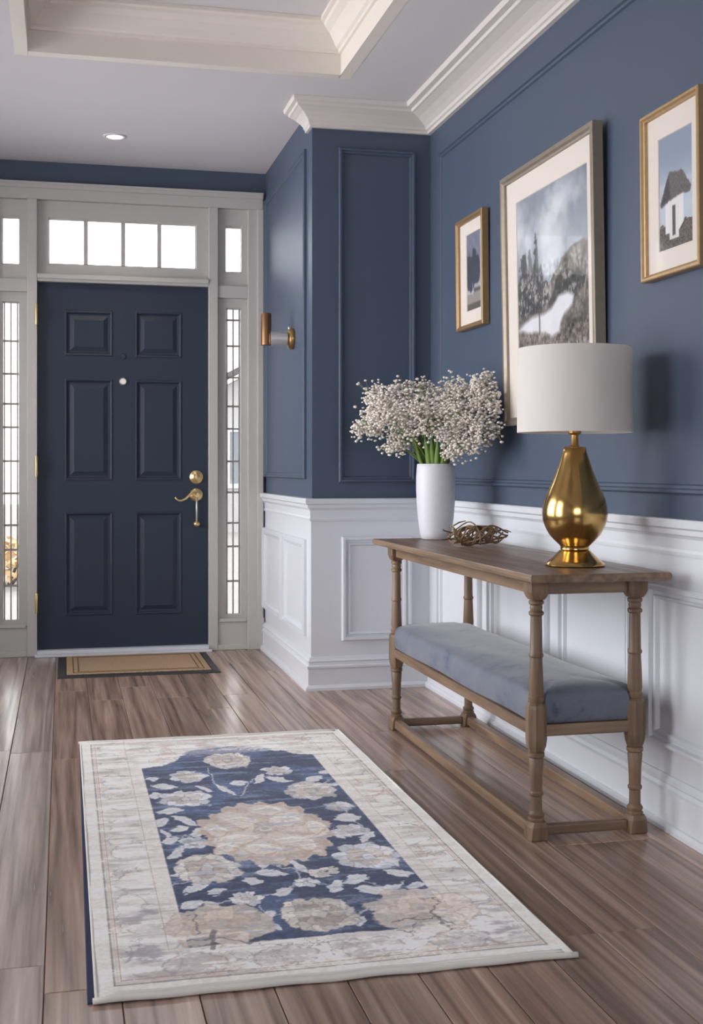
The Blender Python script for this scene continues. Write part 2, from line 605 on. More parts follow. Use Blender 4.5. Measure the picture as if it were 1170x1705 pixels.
def big_window(name, along, fixedc, a0, a1, z0, z1, label):
    w = empty(name, (0, 0, 0), label, 'window', kind='structure')
    def bb(a, b_, c0, c1, d0, d1):
        return bx(fixedc + d0, fixedc + d1, a, b_, c0, c1) if along == 'y' else bx(a, b_, fixedc + d0, fixedc + d1, c0, c1)
    fr = MB()
    t = 0.06
    for q in ((a0, a1, z0, z0 + t), (a0, a1, z1 - t, z1), (a0, a0 + t, z0 + t, z1 - t), (a1 - t, a1, z0 + t, z1 - t)):
        s = bb(q[0], q[1], q[2], q[3], -0.12, -0.04)
        fr.add(s.v, s.f)
    fr.build('window_frame', 'white', w)
    n, k = 3, 3
    for i in range(1, n):
        a = a0 + (a1 - a0) * i / n
        bb(a - 0.012, a + 0.012, z0 + t, z1 - t, -0.1, -0.06).build('muntin', 'white', w)
    for j in range(1, k):
        z = z0 + (z1 - z0) * j / k
        bb(a0 + t, a1 - t, z - 0.012, z + 0.012, -0.098, -0.062).build('muntin', 'white', w)
    bb(a0 + t, a1 - t, z0 + t, z1 - t, -0.083, -0.079).build('pane', 'glass', w)


big_window('window_6', 'y', XL, *LWIN, 'wide white gridded window in the left wall, nearest the door')
big_window('fill_window_left', 'y', XL, *LWIN_FILL, 'added unseen fill window, white gridded, in the left wall, away from the door')
big_window('fill_window_rear', 'x', YB, *BWIN_FILL, 'added unseen fill window, white gridded, in the rear wall')

# plan offsets of the right-hand run of walls
PR0 = lambda o: (XR - o, YB)
PRJ = lambda o: (XR - o, YJ - o)
PJB = lambda o: (XB - o, YJ - o)
PBD = lambda o: (XB - o, YD)

# ---- wainscot boards (white, a little proud of the wall)
ZW = 0.845
MB().sweep(PR0, PRJ, [(0, 0), (0.006, 0), (0.006, ZW), (0, ZW)]).build('wainscot_board', 'white', wr)
MB().sweep(PRJ, PJB, [(0, 0), (0.006, 0), (0.006, ZW), (0, ZW)]).build('wainscot_board', 'white', wj)
MB().sweep(PJB, PBD, [(0, 0), (0.006, 0), (0.006, ZW), (0, ZW)]).build('wainscot_board', 'white', ws)

# chair rail, baseboard, crown profiles (o, z)
rail = [(0.0, 0.782), (0.012, 0.782), (0.014, 0.792), (0.010, 0.800), (0.012, 0.830), (0.018, 0.838), (0.024, 0.842), (0.026, 0.856), (0.036, 0.862), (0.038, 0.880), (0.034, 0.885), (0.0, 0.885)]
base = [(0.0, 0.0), (0.036, 0.0), (0.036, 0.012), (0.030, 0.022), (0.022, 0.024), (0.022, 0.100), (0.028, 0.103), (0.028, 0.112), (0.020, 0.117), (0.018, 0.128), (0.022, 0.134), (0.016, 0.142), (0.012, 0.152), (0.0, 0.155)]
crown = [(o * 1.32, z) for o, z in ((0.0, 2.600), (0.014, 2.600), (0.016, 2.612), (0.022, 2.616), (0.026, 2.628), (0.040, 2.640), (0.062, 2.655), (0.088, 2.666), (0.096, 2.668), (0.100, 2.678), (0.118, 2.681), (0.124, 2.699), (0.0, 2.699))]
n_trim = 0
for nm, prof, m_, lab, cat in (('trim', rail, 'white', 'white stepped chair rail', 'moulding'), ('baseboard', base, 'white', 'tall white stepped baseboard', 'baseboard'), ('trim', crown, 'crown', 'cream crown moulding', 'moulding')):
    for side, p0, p1, where in (('right', PR0, PRJ, 'along the long navy wall'), ('return', PRJ, PJB, 'along the narrow return wall'), ('side', PJB, PBD, 'on the side wall by the front door')):
        if prof is crown and side == 'return':
            p1 = lambda o: (XB - o * 0.72, YJ - o)
        if prof is crown and side == 'side':
            p0 = lambda o: (XB - o * 0.72, YJ - o)
            p1 = lambda o: (XB - o * 0.72, YJ + 0.10)
            where = 'short end piece wrapping the wall corner'
        if nm == 'trim':
            n_trim += 1
            name = 'trim_%d' % n_trim
        else:
            name = 'baseboard_' + side
        o = MB().sweep(p0, p1, prof).build(name, m_, smooth=False)
        tag(o, lab + ' ' + where, cat, kind='structure')

# ---- panel mouldings
pm_blue = [(0.0, 0.0), (0.0, 0.012), (0.004, 0.018), (0.012, 0.018), (0.016, 0.010), (0.024, 0.008), (0.028, 0.0)]
pm_white = [(0.0, 0.005), (0.0, 0.018), (0.004, 0.027), (0.014, 0.027), (0.018, 0.014), (0.028, 0.014), (0.031, 0.021), (0.038, 0.018), (0.044, 0.005)]
on_r = lambda a, b_, h: (XR - h, a, b_)
on_j = lambda a, b_, h: (a, YJ - h, b_)
on_s = lambda a, b_, h: (XB - h, a, b_)
MB().frame(-1.2, 5.36, 0.955, 2.475, pm_blue, on_r).build('panel_moulding', 'blue', wr)
MB().frame(1.245, 1.615, 0.96, 2.515, pm_blue, on_j).build('panel_moulding', 'blue', wj)
MB().frame(5.66, 6.845, 0.975, 2.535, pm_blue, on_s).build('panel_moulding', 'blue', ws)
for a0, a1 in ((4.78, 5.36), (4.06, 4.68), (3.40, 3.95), (2.62, 3.28), (1.9, 2.5)):
    MB().frame(a0, a1, 0.23, 0.69, pm_white, on_r).build('panel_moulding', 'white', wr)
MB().frame(1.258, 1.595, 0.225, 0.708, pm_white, on_j).build('panel_moulding', 'white', wj)
for a0, a1 in ((5.63, 6.20), (6.25, 6.84)):
    MB().frame(a0, a1, 0.235, 0.69, pm_white, on_s).build('panel_moulding', 'white', ws)

# ---- front door surround (white)
surround = empty('trim_7', (0, 0, 0), 'white panelled front door surround with posts and head casing', 'door frame', kind='structure')
YF = YD - 0.022


def casing(name, a0, a1, b0, b1, edge):
    """flat casing board with a raised back band on one edge"""
    o = MB().box(a0, a1, YF, YD + 0.16, b0, b1)
    if edge == 'r': o.box(a1 - 0.034, a1, YF - 0.014, YF, b0, b1)
    if edge == 'l': o.box(a0, a0 + 0.034, YF - 0.014, YF, b0, b1)
    if edge == 't': o.box(a0, a1, YF - 0.014, YF, b1 - 0.034, b1)
    return o.build(name, 'surround', surround, bevel=0.003)


casing('casing', 1.018, FX1, 0.0, 2.49, 'r')
casing('casing', FX0, -0.36, 0.0, 2.49, 'l')
casing('head_casing', FX0, FX1, 2.49, FZ1, 't')
bx(FX0 - 0.0, FX1, YF - 0.022, YF - 0.012, FZ1 - 0.014, FZ1).build('head_bead', 'surround', surround, bevel=0.003)
for x0, x1 in ((0.796, 0.847), (-0.19, -0.138)):
    o = MB().box(x0, x1, YF - 0.004, YD + 0.16, 0.0, 2.49)
    o.build('post', 'surround', surround, bevel=0.003)
bx(-0.138, 0.796, YF, YD + 0.16, 2.044, 2.085).build('transom_bar', 'surround', surround, bevel=0.003)
bx(-0.138, 0.796, YF - 0.012, YF, 2.058, 2.085).build('transom_bead', 'surround', surround, bevel=0.004)
for x0, x1 in ((0.847, 1.018), (-0.36, -0.19)):
    bx(x0, x1, YF + 0.006, YD + 0.16, 1.985, 2.055).build('sidelight_rail', 'surround', surround, bevel=0.003)
    bx(x0, x1, YF + 0.008, YD + 0.16, 0.0, 0.165).build('bottom_panel', 'surround', surround, bevel=0.003)
    bx(x0, x1, YF - 0.004, YF + 0.008, 0.0, 0.03).build('panel_base', 'surround', surround, bevel=0.003)
    bx(x0 + 0.008, x1 - 0.008, YF - 0.004, YF + 0.008, 0.158, 0.176).build('sill_bead', 'surround', surround, bevel=0.003)
for q in ((-0.138, -0.118, 0.012, 2.044), (0.776, 0.796, 0.012, 2.044), (-0.118, 0.776, 2.024, 2.044)):
    bx(q[0], q[1], YD + 0.057, YD + 0.085, q[2], q[3]).build('door_stop', 'surround', surround)
bx(1.012, FX1 + 0.004, YF - 0.024, YF, 0.0, 0.18).build('plinth_block', 'surround', surround, bevel=0.004)

sash_prof = [(0.0, 0.0), (0.0, 0.030), (0.006, 0.034), (0.010, 0.030), (0.9, 0.030), (0.93, 0.022), (1.0, 0.018), (1.0, 0.0)]


def sash(parent, ax0, ax1, az0, az1, gx0, gx1, gz0, gz1, name='sash'):
    """sash frame between the outer box and the glass opening, bevelled towards the glass"""
    y = YD + 0.036
    rg = []
    for k, h in sash_prof:
        rg.append([(ax0 + (gx0 - ax0) * k, y - h, az0 + (gz0 - az0) * k), (ax1 + (gx1 - ax1) * k, y - h, az0 + (gz0 - az0) * k),
                   (ax1 + (gx1 - ax1) * k, y - h, az1 + (gz1 - az1) * k), (ax0 + (gx0 - ax0) * k, y - h, az1 + (gz1 - az1) * k)])
    return MB().rings(rg, close_profile=True).build(name, 'surround', parent)


GY = YD + 0.026
# transom window
w1 = empty('window_1', (0, 0, 0), 'four-pane transom window above the navy front door', 'window', kind='structure')
sash(w1, -0.138, 0.796, 2.085, 2.49, -0.073, 0.722, 2.15, 2.388)
edges = [-0.073, 0.121, 0.324, 0.524, 0.722]
for i in range(4):
    bx(edges[i] + (0.012 if i else 0), edges[i + 1] - (0.012 if i < 3 else 0), GY, GY + 0.004, 2.15, 2.388).build('pane', 'glass', w1)
    if i: bx(edges[i] - 0.012, edges[i] + 0.012, GY - 0.012, GY + 0.01, 2.15, 2.388).build('muntin', 'surround', w1, bevel=0.002)


def sidelight(name, x0, x1, g0, g1, label, zs):
    w = empty(name, (0, 0, 0), label, 'window', kind='structure')
    gz0, gz1 = 0.2, 1.925
    sash(w, x0, x1, 0.165, 1.985, g0, g1, gz0, gz1)
    zs = [gz0] + sorted(zs) + [gz1]
    xm = (g0 + g1) / 2
    e = 0.0018
    for a, c in zip(zs, zs[1:]):
        for xa, xc in ((g0, xm), (xm, g1)):
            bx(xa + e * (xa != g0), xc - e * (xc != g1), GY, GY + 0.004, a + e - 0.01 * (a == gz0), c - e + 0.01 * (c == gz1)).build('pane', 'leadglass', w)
    for z in zs[1:-1]:
        bx(g0, g1, GY - 0.003, GY + 0.006, z - 0.0055, z + 0.0055).build('lead_came', 'lead', w)
    for x in (xm, g0 + 0.006, g1 - 0.006):
        bx(x - 0.0038, x + 0.0038, GY - 0.0025, GY + 0.0055, gz0, gz1).build('lead_came', 'lead', w)


vs = (572, 625.5, 674.5, 712.7, 768, 820.7, 872.7, 912.7, 971.6)
zz = [1.03 - (v - 778) / 299.5 for v in vs]
sidelight('window_2', 0.847, 1.018, 0.898, 0.98, 'tall leaded sidelight beside the brass door lever', zz + [1.865])
sidelight('window_3', -0.36, -0.19, -0.317, -0.236, 'tall leaded sidelight beside the door hinges', zz)
for nm, x0, x1, g0, g1, lb in (('window_4', 0.847, 1.018, 0.898, 0.98, 'small square-cut window above the sidelight on the lever side of the door'), ('window_5', -0.36, -0.19, -0.317, -0.236, 'small square-cut window above the sidelight on the hinge side of the door')):
    w = empty(nm, (0, 0, 0), lb, 'window', kind='structure')
    sash(w, x0, x1, 2.055, 2.49, g0, g1, 2.14, 2.385)
    bx(g0, g1, GY, GY + 0.004, 2.14, 2.385).build('pane', 'glass', w)

# ---- front door
door = empty('door_1', (0.329, YD, 0), 'navy six-panel front door with brass lever and deadbolt', 'door', kind='structure')
DX, DY = 0.329, YD


def dl(a, b_, h):
    return (a - DX, YD + 0.012 - h - DY, b_)


panels = [(0.009, 0.267, 1.645, 1.892), (0.391, 0.647, 1.642, 1.897), (0.009, 0.267, 0.957, 1.517), (0.391, 0.647, 0.957, 1.515), (0.009, 0.267, 0.213, 0.783), (0.391, 0.647, 0.210, 0.781)]
sl = MB()
y0d, y1d = 0.012, 0.055
xs = [-0.136, 0.009, 0.267, 0.391, 0.647, 0.794]
sl.box(-0.136 - DX, 0.794 - DX, y0d + 0.012, y1d, 0.032, 2.042)
for a, c in ((xs[0], xs[1]), (xs[2], xs[3]), (xs[4], xs[5])):
    sl.box(a - DX, c - DX, y0d, y0d + 0.012, 0.032, 2.042)
for a, c in ((xs[1], xs[2]), (xs[3], xs[4])):
    for b0, b1 in ((0.032, 0.212), (0.782, 0.957), (1.516, 1.644), (1.894, 2.042)):
        sl.box(a - DX, c - DX, y0d, y0d + 0.012, b0, b1)
sl.build('door_slab', 'door', door)
pp = [(0.0, -0.012), (0.0, 0.003), (0.006, 0.005), (0.012, 0.002), (0.018, -0.007), (0.026, -0.008), (0.050, 0.001), (0.054, 0.001)]
for a0, a1, b0, b1 in panels:
    p = MB()
    rg = []
    for o, h in pp:
        rg.append([dl(a0 + o, b0 + o, h), dl(a1 - o, b0 + o, h), dl(a1 - o, b1 - o, h), dl(a0 + o, b1 - o, h)])
    p.rings(rg, cap1=True).build('door_panel', 'door', door)
for z in (1.86, 1.035, 0.29):
    h = MB().box(-0.148 - DX, -0.134 - DX, -0.032, 0.012, z - 0.05, z + 0.05)
    h.lathe([(0.006, z - 0.056), (0.0075, z - 0.05), (0.0075, z + 0.05), (0.006, z + 0.056)], 12, c=(-0.141 - DX, -0.034, 0))
    h.build('hinge', 'pale_brass', door, smooth=True, auto=40)
fy = 0.012
hx = 0.729 - DX
db = MB().lathe([(0.0, -0.022), (0.018, -0.022), (0.022, -0.018), (0.030, -0.014), (0.037, -0.010), (0.038, 0.0)], 32, c=(hx, fy, 0.975), axis='y').build('deadbolt', 'pale_brass', door, smooth=True, auto=50)
bx(hx - 0.004, hx + 0.004, fy - 0.036, fy - 0.020, 0.957, 0.993).build('thumb_turn', 'pale_brass', db, bevel=0.002)
lv = MB().lathe([(0.0, -0.030), (0.014, -0.030), (0.016, -0.018), (0.030, -0.014), (0.037, -0.009), (0.038, 0.0)], 32, c=(hx, fy, 0.875), axis='y').build('handle_rose', 'pale_brass', door, smooth=True, auto=50)
pts = []
for i in range(17):
    u = i / 16
    pts.append((hx - 0.004 - 0.118 * u, fy - 0.034 - 0.012 * math.sin(PI * u), 0.883 + 0.008 * math.sin(PI * min(1, u * 2)) - 0.040 * (0.5 - 0.5 * math.cos(PI * min(1, u / 0.78))) + (0.020 * ((u - 0.78) / 0.22) ** 2 if u > 0.78 else 0)))
MB().tube(pts, [0.0085 - 0.0035 * (i / 16) for i in range(17)], 10).build('lever', 'pale_brass', lv, smooth=True)
MB().tube([(hx, fy - 0.024, 0.86), (hx, fy - 0.022, 0.80), (hx, fy - 0.020, 0.725)], 0.0055, 10).build('pendant_rod', 'nickel', lv, smooth=True)
MB().lathe([(0.001, -0.018), (0.012, -0.014), (0.019, -0.004), (0.019, 0.004), (0.012, 0.013), (0.001, 0.016)], 20, c=(hx, fy - 0.020, 0.712)).build('pendant_ball', 'pale_brass', lv, smooth=True)
MB().lathe([(0.0, -0.012), (0.016, -0.012), (0.021, -0.006), (0.022, 0.0)], 24, c=(0.324 - DX, fy, 1.506), axis='y').build('door_viewer', 'nickel', door, smooth=True, auto=50)
MB().lathe([(0.0, -0.006), (0.014, -0.006), (0.018, 0.0)], 20, c=(0.324 - DX, fy, 1.645), axis='y').build('viewer_plug', 'door', door, smooth=True, auto=50)
th = MB().box(-0.15, 0.81, YF - 0.05, YD + 0.16, 0.0, 0.012).box(-0.138, 0.796, YF - 0.02, YD + 0.10, 0.012, 0.032).build('trim_8', 'white', bevel=0.003)
tag(th, 'pale threshold strip under the navy front door', 'threshold', kind='structure')

# ---- outside
g = bx(-14, 16, YD + 0.2, 40, -0.25, -0.15).build('ground', 'concrete')
tag(g, 'grey paving outside the front door', 'ground', kind='structure')

M['siding'] = mat('grey_siding', rgb(178, 177, 176), 0.8, noise=0.05, nscale=3)
M['shingle'] = mat('dark_roof', rgb(96, 92, 92), 0.9, noise=0.15, nscale=6)
M['dark_pane'] = mat('house_window', rgb(128, 132, 138), 0.3)
M['autumn'] = mat('autumn_leaf', rgb(206, 176, 134), 0.8, noise=0.2, nscale=5)
M['bark'] = mat('shrub_bark', rgb(92, 76, 62), 0.9, noise=0.1)
hs_ = empty('house', (5.2, 22.0, -0.15), 'grey house with a dark gabled roof across the paving, seen through the sidelight', 'house')
hw_ = MB()
hw_.add([(-3, 0, 0), (3, 0, 0), (3, 0, 2.3), (0, 0, 3.9), (-3, 0, 2.3), (-3, 6, 0), (3, 6, 0), (3, 6, 2.3), (0, 6, 3.9), (-3, 6, 2.3)],
        [(0, 1, 2, 3, 4), (5, 9, 8, 7, 6), (0, 4, 9, 5), (1, 6, 7, 2), (2, 7, 8, 3), (3, 8, 9, 4)])
hw_.build('house_wall', 'siding', hs_)
for sgn in (-1, 1):
    MB().add([(0, -0.3, 4.0), (sgn * 3.4, -0.3, 2.19), (sgn * 3.4, 6.3, 2.19), (0, 6.3, 4.0), (0, -0.3, 4.12), (sgn * 3.4, -0.3, 2.31), (sgn * 3.4, 6.3, 2.31), (0, 6.3, 4.12)],
             [(0, 1, 2, 3), (4, 7, 6, 5), (0, 4, 5, 1), (1, 5, 6, 2), (2, 6, 7, 3), (3, 7, 4, 0)]).build('roof_slope', 'shingle', hs_)
for xw in (-1.9, 1.2):
    wf_ = MB().frame(xw - 0.45, xw + 0.45, 0.8, 1.9, [(0, 0), (0, 0.05), (0.08, 0.05), (0.08, 0)], lambda a, b_, h: (a, -h, b_)).build('house_window', 'white', hs_)
    bx(xw - 0.37, xw + 0.37, -0.02, -0.005, 0.88, 1.82).build('pane', 'dark_pane', wf_)
shr = empty('autumn_shrub', (-0.55, 12.6, -0.15), 'low orange autumn shrub outside the sidelight on the hinge side', 'shrub')
rs = random.Random(3)
lv_ = MB()
for k in range(520):
    a_, rr_, zz_ = rs.random() * 2 * PI, math.sqrt(rs.random()) * 0.62, 0
    zz_ = 0.10 + rs.random() * 0.42 * math.sqrt(max(0.05, 1 - (rr_ / 0.66) ** 2))
    c0 = Vector((rr_ * math.cos(a_), rr_ * math.sin(a_), zz_))
    u_ = Vector((rs.gauss(0, 1), rs.gauss(0, 1), rs.gauss(0, 0.6))).normalized() * 0.05
    w_ = u_.cross(Vector((rs.gauss(0, 1), rs.gauss(0, 1), rs.gauss(0, 1)))).normalized() * 0.028
    lv_.add([c0 - u_, c0 + w_, c0 + u_, c0 - w_], [(0, 1, 2, 3)])
lv_.build('foliage', 'autumn', shr)['kind'] = 'stuff'
for k in range(6):
    a_ = k * PI / 3
    MB().tube([(0.04 * math.cos(a_), 0.04 * math.sin(a_), 0.0), (0.18 * math.cos(a_), 0.18 * math.sin(a_), 0.18), (0.4 * math.cos(a_), 0.4 * math.sin(a_), 0.34)], [0.02, 0.014, 0.007], 6).build('branch', 'bark', shr)

# ================================================================== THINGS
# ---- recessed downlight
dlt = empty('downlight', (0.253, 6.26, ZC), 'recessed round ceiling light glowing warm near the front door', 'ceiling light')
MB().lathe([(0.040, -0.001), (0.042, -0.006), (0.056, -0.005), (0.060, 0.0)], 40, cap=False).build('trim_ring', 'white', dlt, smooth=True)
MB().lathe([(0.0, -0.004), (0.040, -0.0035), (0.0415, 0.0)], 32).build('lens', 'lens', dlt)
sp = bpy.data.lights.new('downlight_beam', 'SPOT')
sp.energy, sp.spot_size, sp.spot_blend, sp.color, sp.shadow_soft_size = 6.0, 1.9, 0.6, (1, 0.83, 0.62), 0.04
so = bpy.data.objects.new('downlight_beam', sp)
so.location = (0, 0, -0.012)
COL.objects.link(so)
so.parent = dlt

# ---- wall sconce
sc = empty('wall_sconce', (XB, 6.0, 1.672), 'small brass and nickel wall sconce on the navy side wall', 'sconce')
MB().lathe([(0.0, -0.034), (0.024, -0.034), (0.028, -0.030), (0.048, -0.024), (0.053, -0.016), (0.053, -0.004), (0.050, 0.0)], 36, axis='x').build('backplate', 'brass_old', sc, smooth=True, auto=40)
MB().lathe([(0.030, -0.118), (0.036, -0.116), (0.036, -0.034), (0.030, -0.033)], 28, axis='x').build('arm', 'nickel', sc, smooth=True, auto=40)
MB().lathe([(0.022, -0.036), (0.026, -0.034), (0.026, 0.120), (0.024, 0.124), (0.020, 0.124)], 28, c=(-0.138, 0, 0)).build('cup', 'bronze', sc, smooth=True, auto=40)
MB().lathe([(0.0, -0.006), (0.008, -0.005), (0.010, 0.0), (0.008, 0.005), (0.0, 0.006)], 14, c=(-0.022, 0.0, 0.052), axis='x').build('screw_cap', 'nickel', sc, smooth=True)

# ---- framed pictures
def vnoise(nx, ny, fx, fy, octaves=4, seed=0, persist=0.5):
    rng = np.random.default_rng(seed)
    out = np.zeros((ny, nx))
    amp, tot = 1.0, 0.0
    for o in range(octaves):
        gx, gy = int(fx * 2 ** o) + 2, int(fy * 2 ** o) + 2
        gdt = rng.random((gy + 1, gx + 1))
        u = np.linspace(0, gx - 1.001, nx)
        v = np.linspace(0, gy - 1.001, ny)
        iu, iv = u.astype(int), v.astype(int)
        fu, fv = u - iu, v - iv
        fu, fv = fu * fu * (3 - 2 * fu), fv * fv * (3 - 2 * fv)
        a = gdt[iv][:, iu]; b_ = gdt[iv][:, iu + 1]; c_ = gdt[iv + 1][:, iu]; d_ = gdt[iv + 1][:, iu + 1]
        out += amp * ((a * (1 - fu) + b_ * fu) * (1 - fv)[:, None] + (c_ * (1 - fu) + d_ * fu) * fv[:, None])
        tot += amp
        amp *= persist
    return out / tot


def col(*c):
    return np.array(c, float)


def paint(img, mask, c):
    mask = np.clip(mask, 0, 1)[..., None]
    img[:] = img * (1 - mask) + np.asarray(c, float) * mask


def sm(x, a, b_):
    t = np.clip((x - a) / (b_ - a), 0, 1)
    return t * t * (3 - 2 * t)


def poly_mask(U, V, pts, soft=0.006):
    """signed-distance polygon mask"""
    d = np.full(U.shape, 1e9)
    inside = np.zeros(U.shape, bool)
    n = len(pts)
    for i in range(n):
        x0, y0 = pts[i]
        x1, y1 = pts[(i + 1) % n]
        ex, ey = x1 - x0, y1 - y0
        t = np.clip(((U - x0) * ex + (V - y0) * ey) / (ex * ex + ey * ey + 1e-12), 0, 1)
        d = np.minimum(d, np.hypot(U - x0 - t * ex, V - y0 - t * ey))
        cnd = (y0 > V) != (y1 > V)
        inside ^= cnd & (U < (x1 - x0) * (V - y0) / (y1 - y0 + 1e-12) + x0)
    sd = np.where(inside, d, -d)
    return np.clip(sd / soft * 0.5 + 0.5, 0, 1)


def grid_print(name, pos, img, material, parent=None):
    """pos: (ny, nx, 3) points; img: (ny, nx, 3) sRGB 0-255"""
    ny, nx = img.shape[:2]
    me = bpy.data.meshes.new(name)
    idx = np.arange(nx * ny).reshape(ny, nx)
    q = np.stack([idx[:-1, :-1], idx[:-1, 1:], idx[1:, 1:], idx[1:, :-1]], -1).reshape(-1, 4)
    me.vertices.add(nx * ny)
    me.vertices.foreach_set('co', pos.reshape(-1).astype(np.float32))
    me.loops.add(q.size)
    me.loops.foreach_set('vertex_index', q.reshape(-1).astype(np.int32))
    me.polygons.add(len(q))
    me.polygons.foreach_set('loop_start', np.arange(0, q.size, 4, dtype=np.int32))
    me.update(calc_edges=True)
    c = np.clip(img / 255.0, 0, 1)
    c = np.where(c <= 0.04045, c / 12.92, ((c + 0.055) / 1.055) ** 2.4)
    rgba = np.concatenate([c, np.ones((ny, nx, 1))], -1).astype(np.float32)
    a = me.color_attributes.new('print', 'FLOAT_COLOR', 'POINT')
    a.data.foreach_set('color', rgba.reshape(-1))
    me.materials.append(M[material])
    o = bpy.data.objects.new(name, me)
    COL.objects.link(o)
    if parent: o.parent = parent
    return o


def art_lake(nx, ny):
    U, V = np.meshgrid(np.linspace(0, 1, nx), np.linspace(0, 1, ny))       # V up
    n1 = vnoise(nx, ny, 3, 4, 5, 1)
    n2 = vnoise(nx, ny, 14, 18, 4, 2)
    n3 = vnoise(nx, ny, 60, 60, 2, 3)
    img = np.ones((ny, nx, 3)) * col(150, 156, 166)
    cloud = sm(n1 + 0.35 * np.exp(-((U - 0.62) ** 2 / 0.05 + (V - 0.80) ** 2 / 0.03)), 0.42, 0.85)
    paint(img, cloud, col(198, 201, 206))
    paint(img, sm(V + 0.25 * U, 1.02, 1.28) * 0.8 * (1 - cloud * 0.6), col(98, 104, 116))
    paint(img, sm(n1, 0.55, 0.3) * sm(V, 0.7, 0.9) * 0.5, col(112, 118, 130))
    # far hill on the right
    hill = 0.50 + 0.17 * sm(U, 0.35, 0.8) + 0.05 * (n2 - 0.5)
    paint(img, sm(hill - V, -0.004, 0.012), col(112, 108, 104))
    hill2 = 0.44 + 0.12 * sm(U, 0.45, 0.62) + 0.07 * (n2 - 0.5) - 0.06 * sm(U, 0.85, 1.0)
    paint(img, sm(hill2 - V, -0.004, 0.015) * sm(U, 0.34, 0.44), col(72, 72, 72))
    # woods on the left with tall poplars
    wood_top = 0.60 + 0.12 * (n2 - 0.5) - 0.20 * sm(U, 0.28, 0.48)
    paint(img, sm(wood_top - V, -0.01, 0.02) * sm(0.52 - U, 0, 0.06), col(120, 114, 110))
    for cx, top, w in ((0.02, 0.66, 0.07), (0.11, 0.72, 0.075), (0.20, 0.70, 0.06), (0.285, 0.80, 0.05), (0.34, 0.66, 0.06), (0.42, 0.56, 0.07)):
        wob = 1.1 * (n2 - 0.5) + 0.5 * (n3 - 0.5)
        mk = sm(1 - ((U - cx + 0.06 * (n2 - 0.5)) / w) ** 2 - ((V - 0.44) / (top - 0.44)) ** 2 + wob, 0, 0.3)
        paint(img, mk * 0.9, col(76, 77, 80))
    paint(img, sm(n2 * 0.6 + n3 * 0.4, 0.50, 0.66) * sm(0.55 - U, 0, 0.1) * sm(V, 0.36, 0.42) * sm(0.64 - V, 0, 0.1) * 0.75, col(164, 156, 150))
    paint(img, sm(n2 * 0.5 + n3 * 0.5, 0.56, 0.66) * sm(hill - V, 0, 0.02) * sm(U, 0.45, 0.55) * 0.5, col(150, 146, 140))
    # middle ground
    mg = 0.40 + 0.05 * U + 0.03 * (n2 - 0.5)
    paint(img, sm(mg - V, -0.01, 0.02), col(104, 98, 94))
    # water
    water = [(0.0, 0.335), (0.10, 0.365), (0.22, 0.385), (0.38, 0.385), (0.50, 0.40), (0.60, 0.45), (0.72, 0.455), (0.80, 0.43), (0.78, 0.39), (0.68, 0.36), (0.62, 0.32), (0.60, 0.275), (0.50, 0.262), (0.40, 0.29), (0.28, 0.30), (0.12, 0.32)]
    wm = poly_mask(U + 0.015 * (n2 - 0.5), V + 0.012 * (n2 - 0.5), water, 0.012)
    # banks
    paint(img, sm(0.335 + 0.05 * (n2 - 0.5) - V, -0.01, 0.02), col(112, 104, 98))
    paint(img, sm(0.18 + 0.05 * U - V, -0.03, 0.06) * sm(0.6 - U, 0, 0.4), col(84, 92, 104))
    rocks = sm(U, 0.62, 0.72) * sm(0.36 - V, 0, 0.05) * sm(V, 0.2, 0.26)
    paint(img, rocks * sm(n2, 0.35, 0.6), col(66, 62, 60))
    paint(img, wm, col(206, 206, 212))
    paint(img, sm(0.018 - abs(U - 0.325) - 0.1 * np.clip(0.29 - V, 0, 1), 0, 0.02) * sm(V, 0.28, 0.30) * sm(0.42 - V, 0, 0.02), col(88, 84, 82))
    low = sm(0.66 - V, 0, 0.05) * (1 - wm)
    img += ((n3 - 0.5) * (60 + 50 * (V < 0.3)) * low + (n2 - 0.5) * 40 * (0.3 + low))[..., None]
    img[(n3 > 0.80) & (V < 0.22)] = (176, 168, 158)
    return img


def art_hut(nx, ny):
    U, V = np.meshgrid(np.linspace(0, 1, nx), np.linspace(0, 1, ny))
    n2 = vnoise(nx, ny, 16, 24, 4, 5)
    n3 = vnoise(nx, ny, 50, 80, 2, 6)
    img = np.ones((ny, nx, 3)) * col(132, 144, 162)
    paint(img, sm(0.85 - V, 0, 0.5), col(178, 186, 198))
    paint(img, sm(0.06 - abs(V - 0.56), 0, 0.1) * 0.5, col(205, 206, 210))
    paint(img, sm(0.22 + 0.05 * (n2 - 0.5) - V, -0.006, 0.01), col(92, 86, 84))
    img += ((n3 - 0.5) * 70 * (V < 0.22))[..., None]
    paint(img, poly_mask(U, V, [(0.18, 0.14), (0.18, 0.46), (0.72, 0.46), (0.72, 0.2), (0.58, 0.14)]), col(212, 210, 212))
    paint(img, poly_mask(U, V, [(0.30, 0.08), (0.30, 0.40), (0.58, 0.40), (0.58, 0.08)]), col(208, 204, 204))
    paint(img, poly_mask(U, V, [(0.39, 0.11), (0.39, 0.37), (0.48, 0.37), (0.48, 0.11)]), col(84, 80, 82))
    roof = poly_mask(U + 0.02 * (n3 - 0.5), V + 0.03 * (n2 - 0.5), [(0.02, 0.42), (0.30, 0.67), (0.70, 0.645), (0.95, 0.47), (0.90, 0.43), (0.60, 0.445), (0.20, 0.41), (0.06, 0.38)], 0.01)
    paint(img, roof, col(98, 94, 94))
    paint(img, roof * poly_mask(U, V, [(0.02, 0.40), (0.28, 0.66), (0.34, 0.44), (0.14, 0.40)], 0.02), col(74, 70, 72))
    img += ((n3 - 0.5) * 36 * roof)[..., None]
    return img


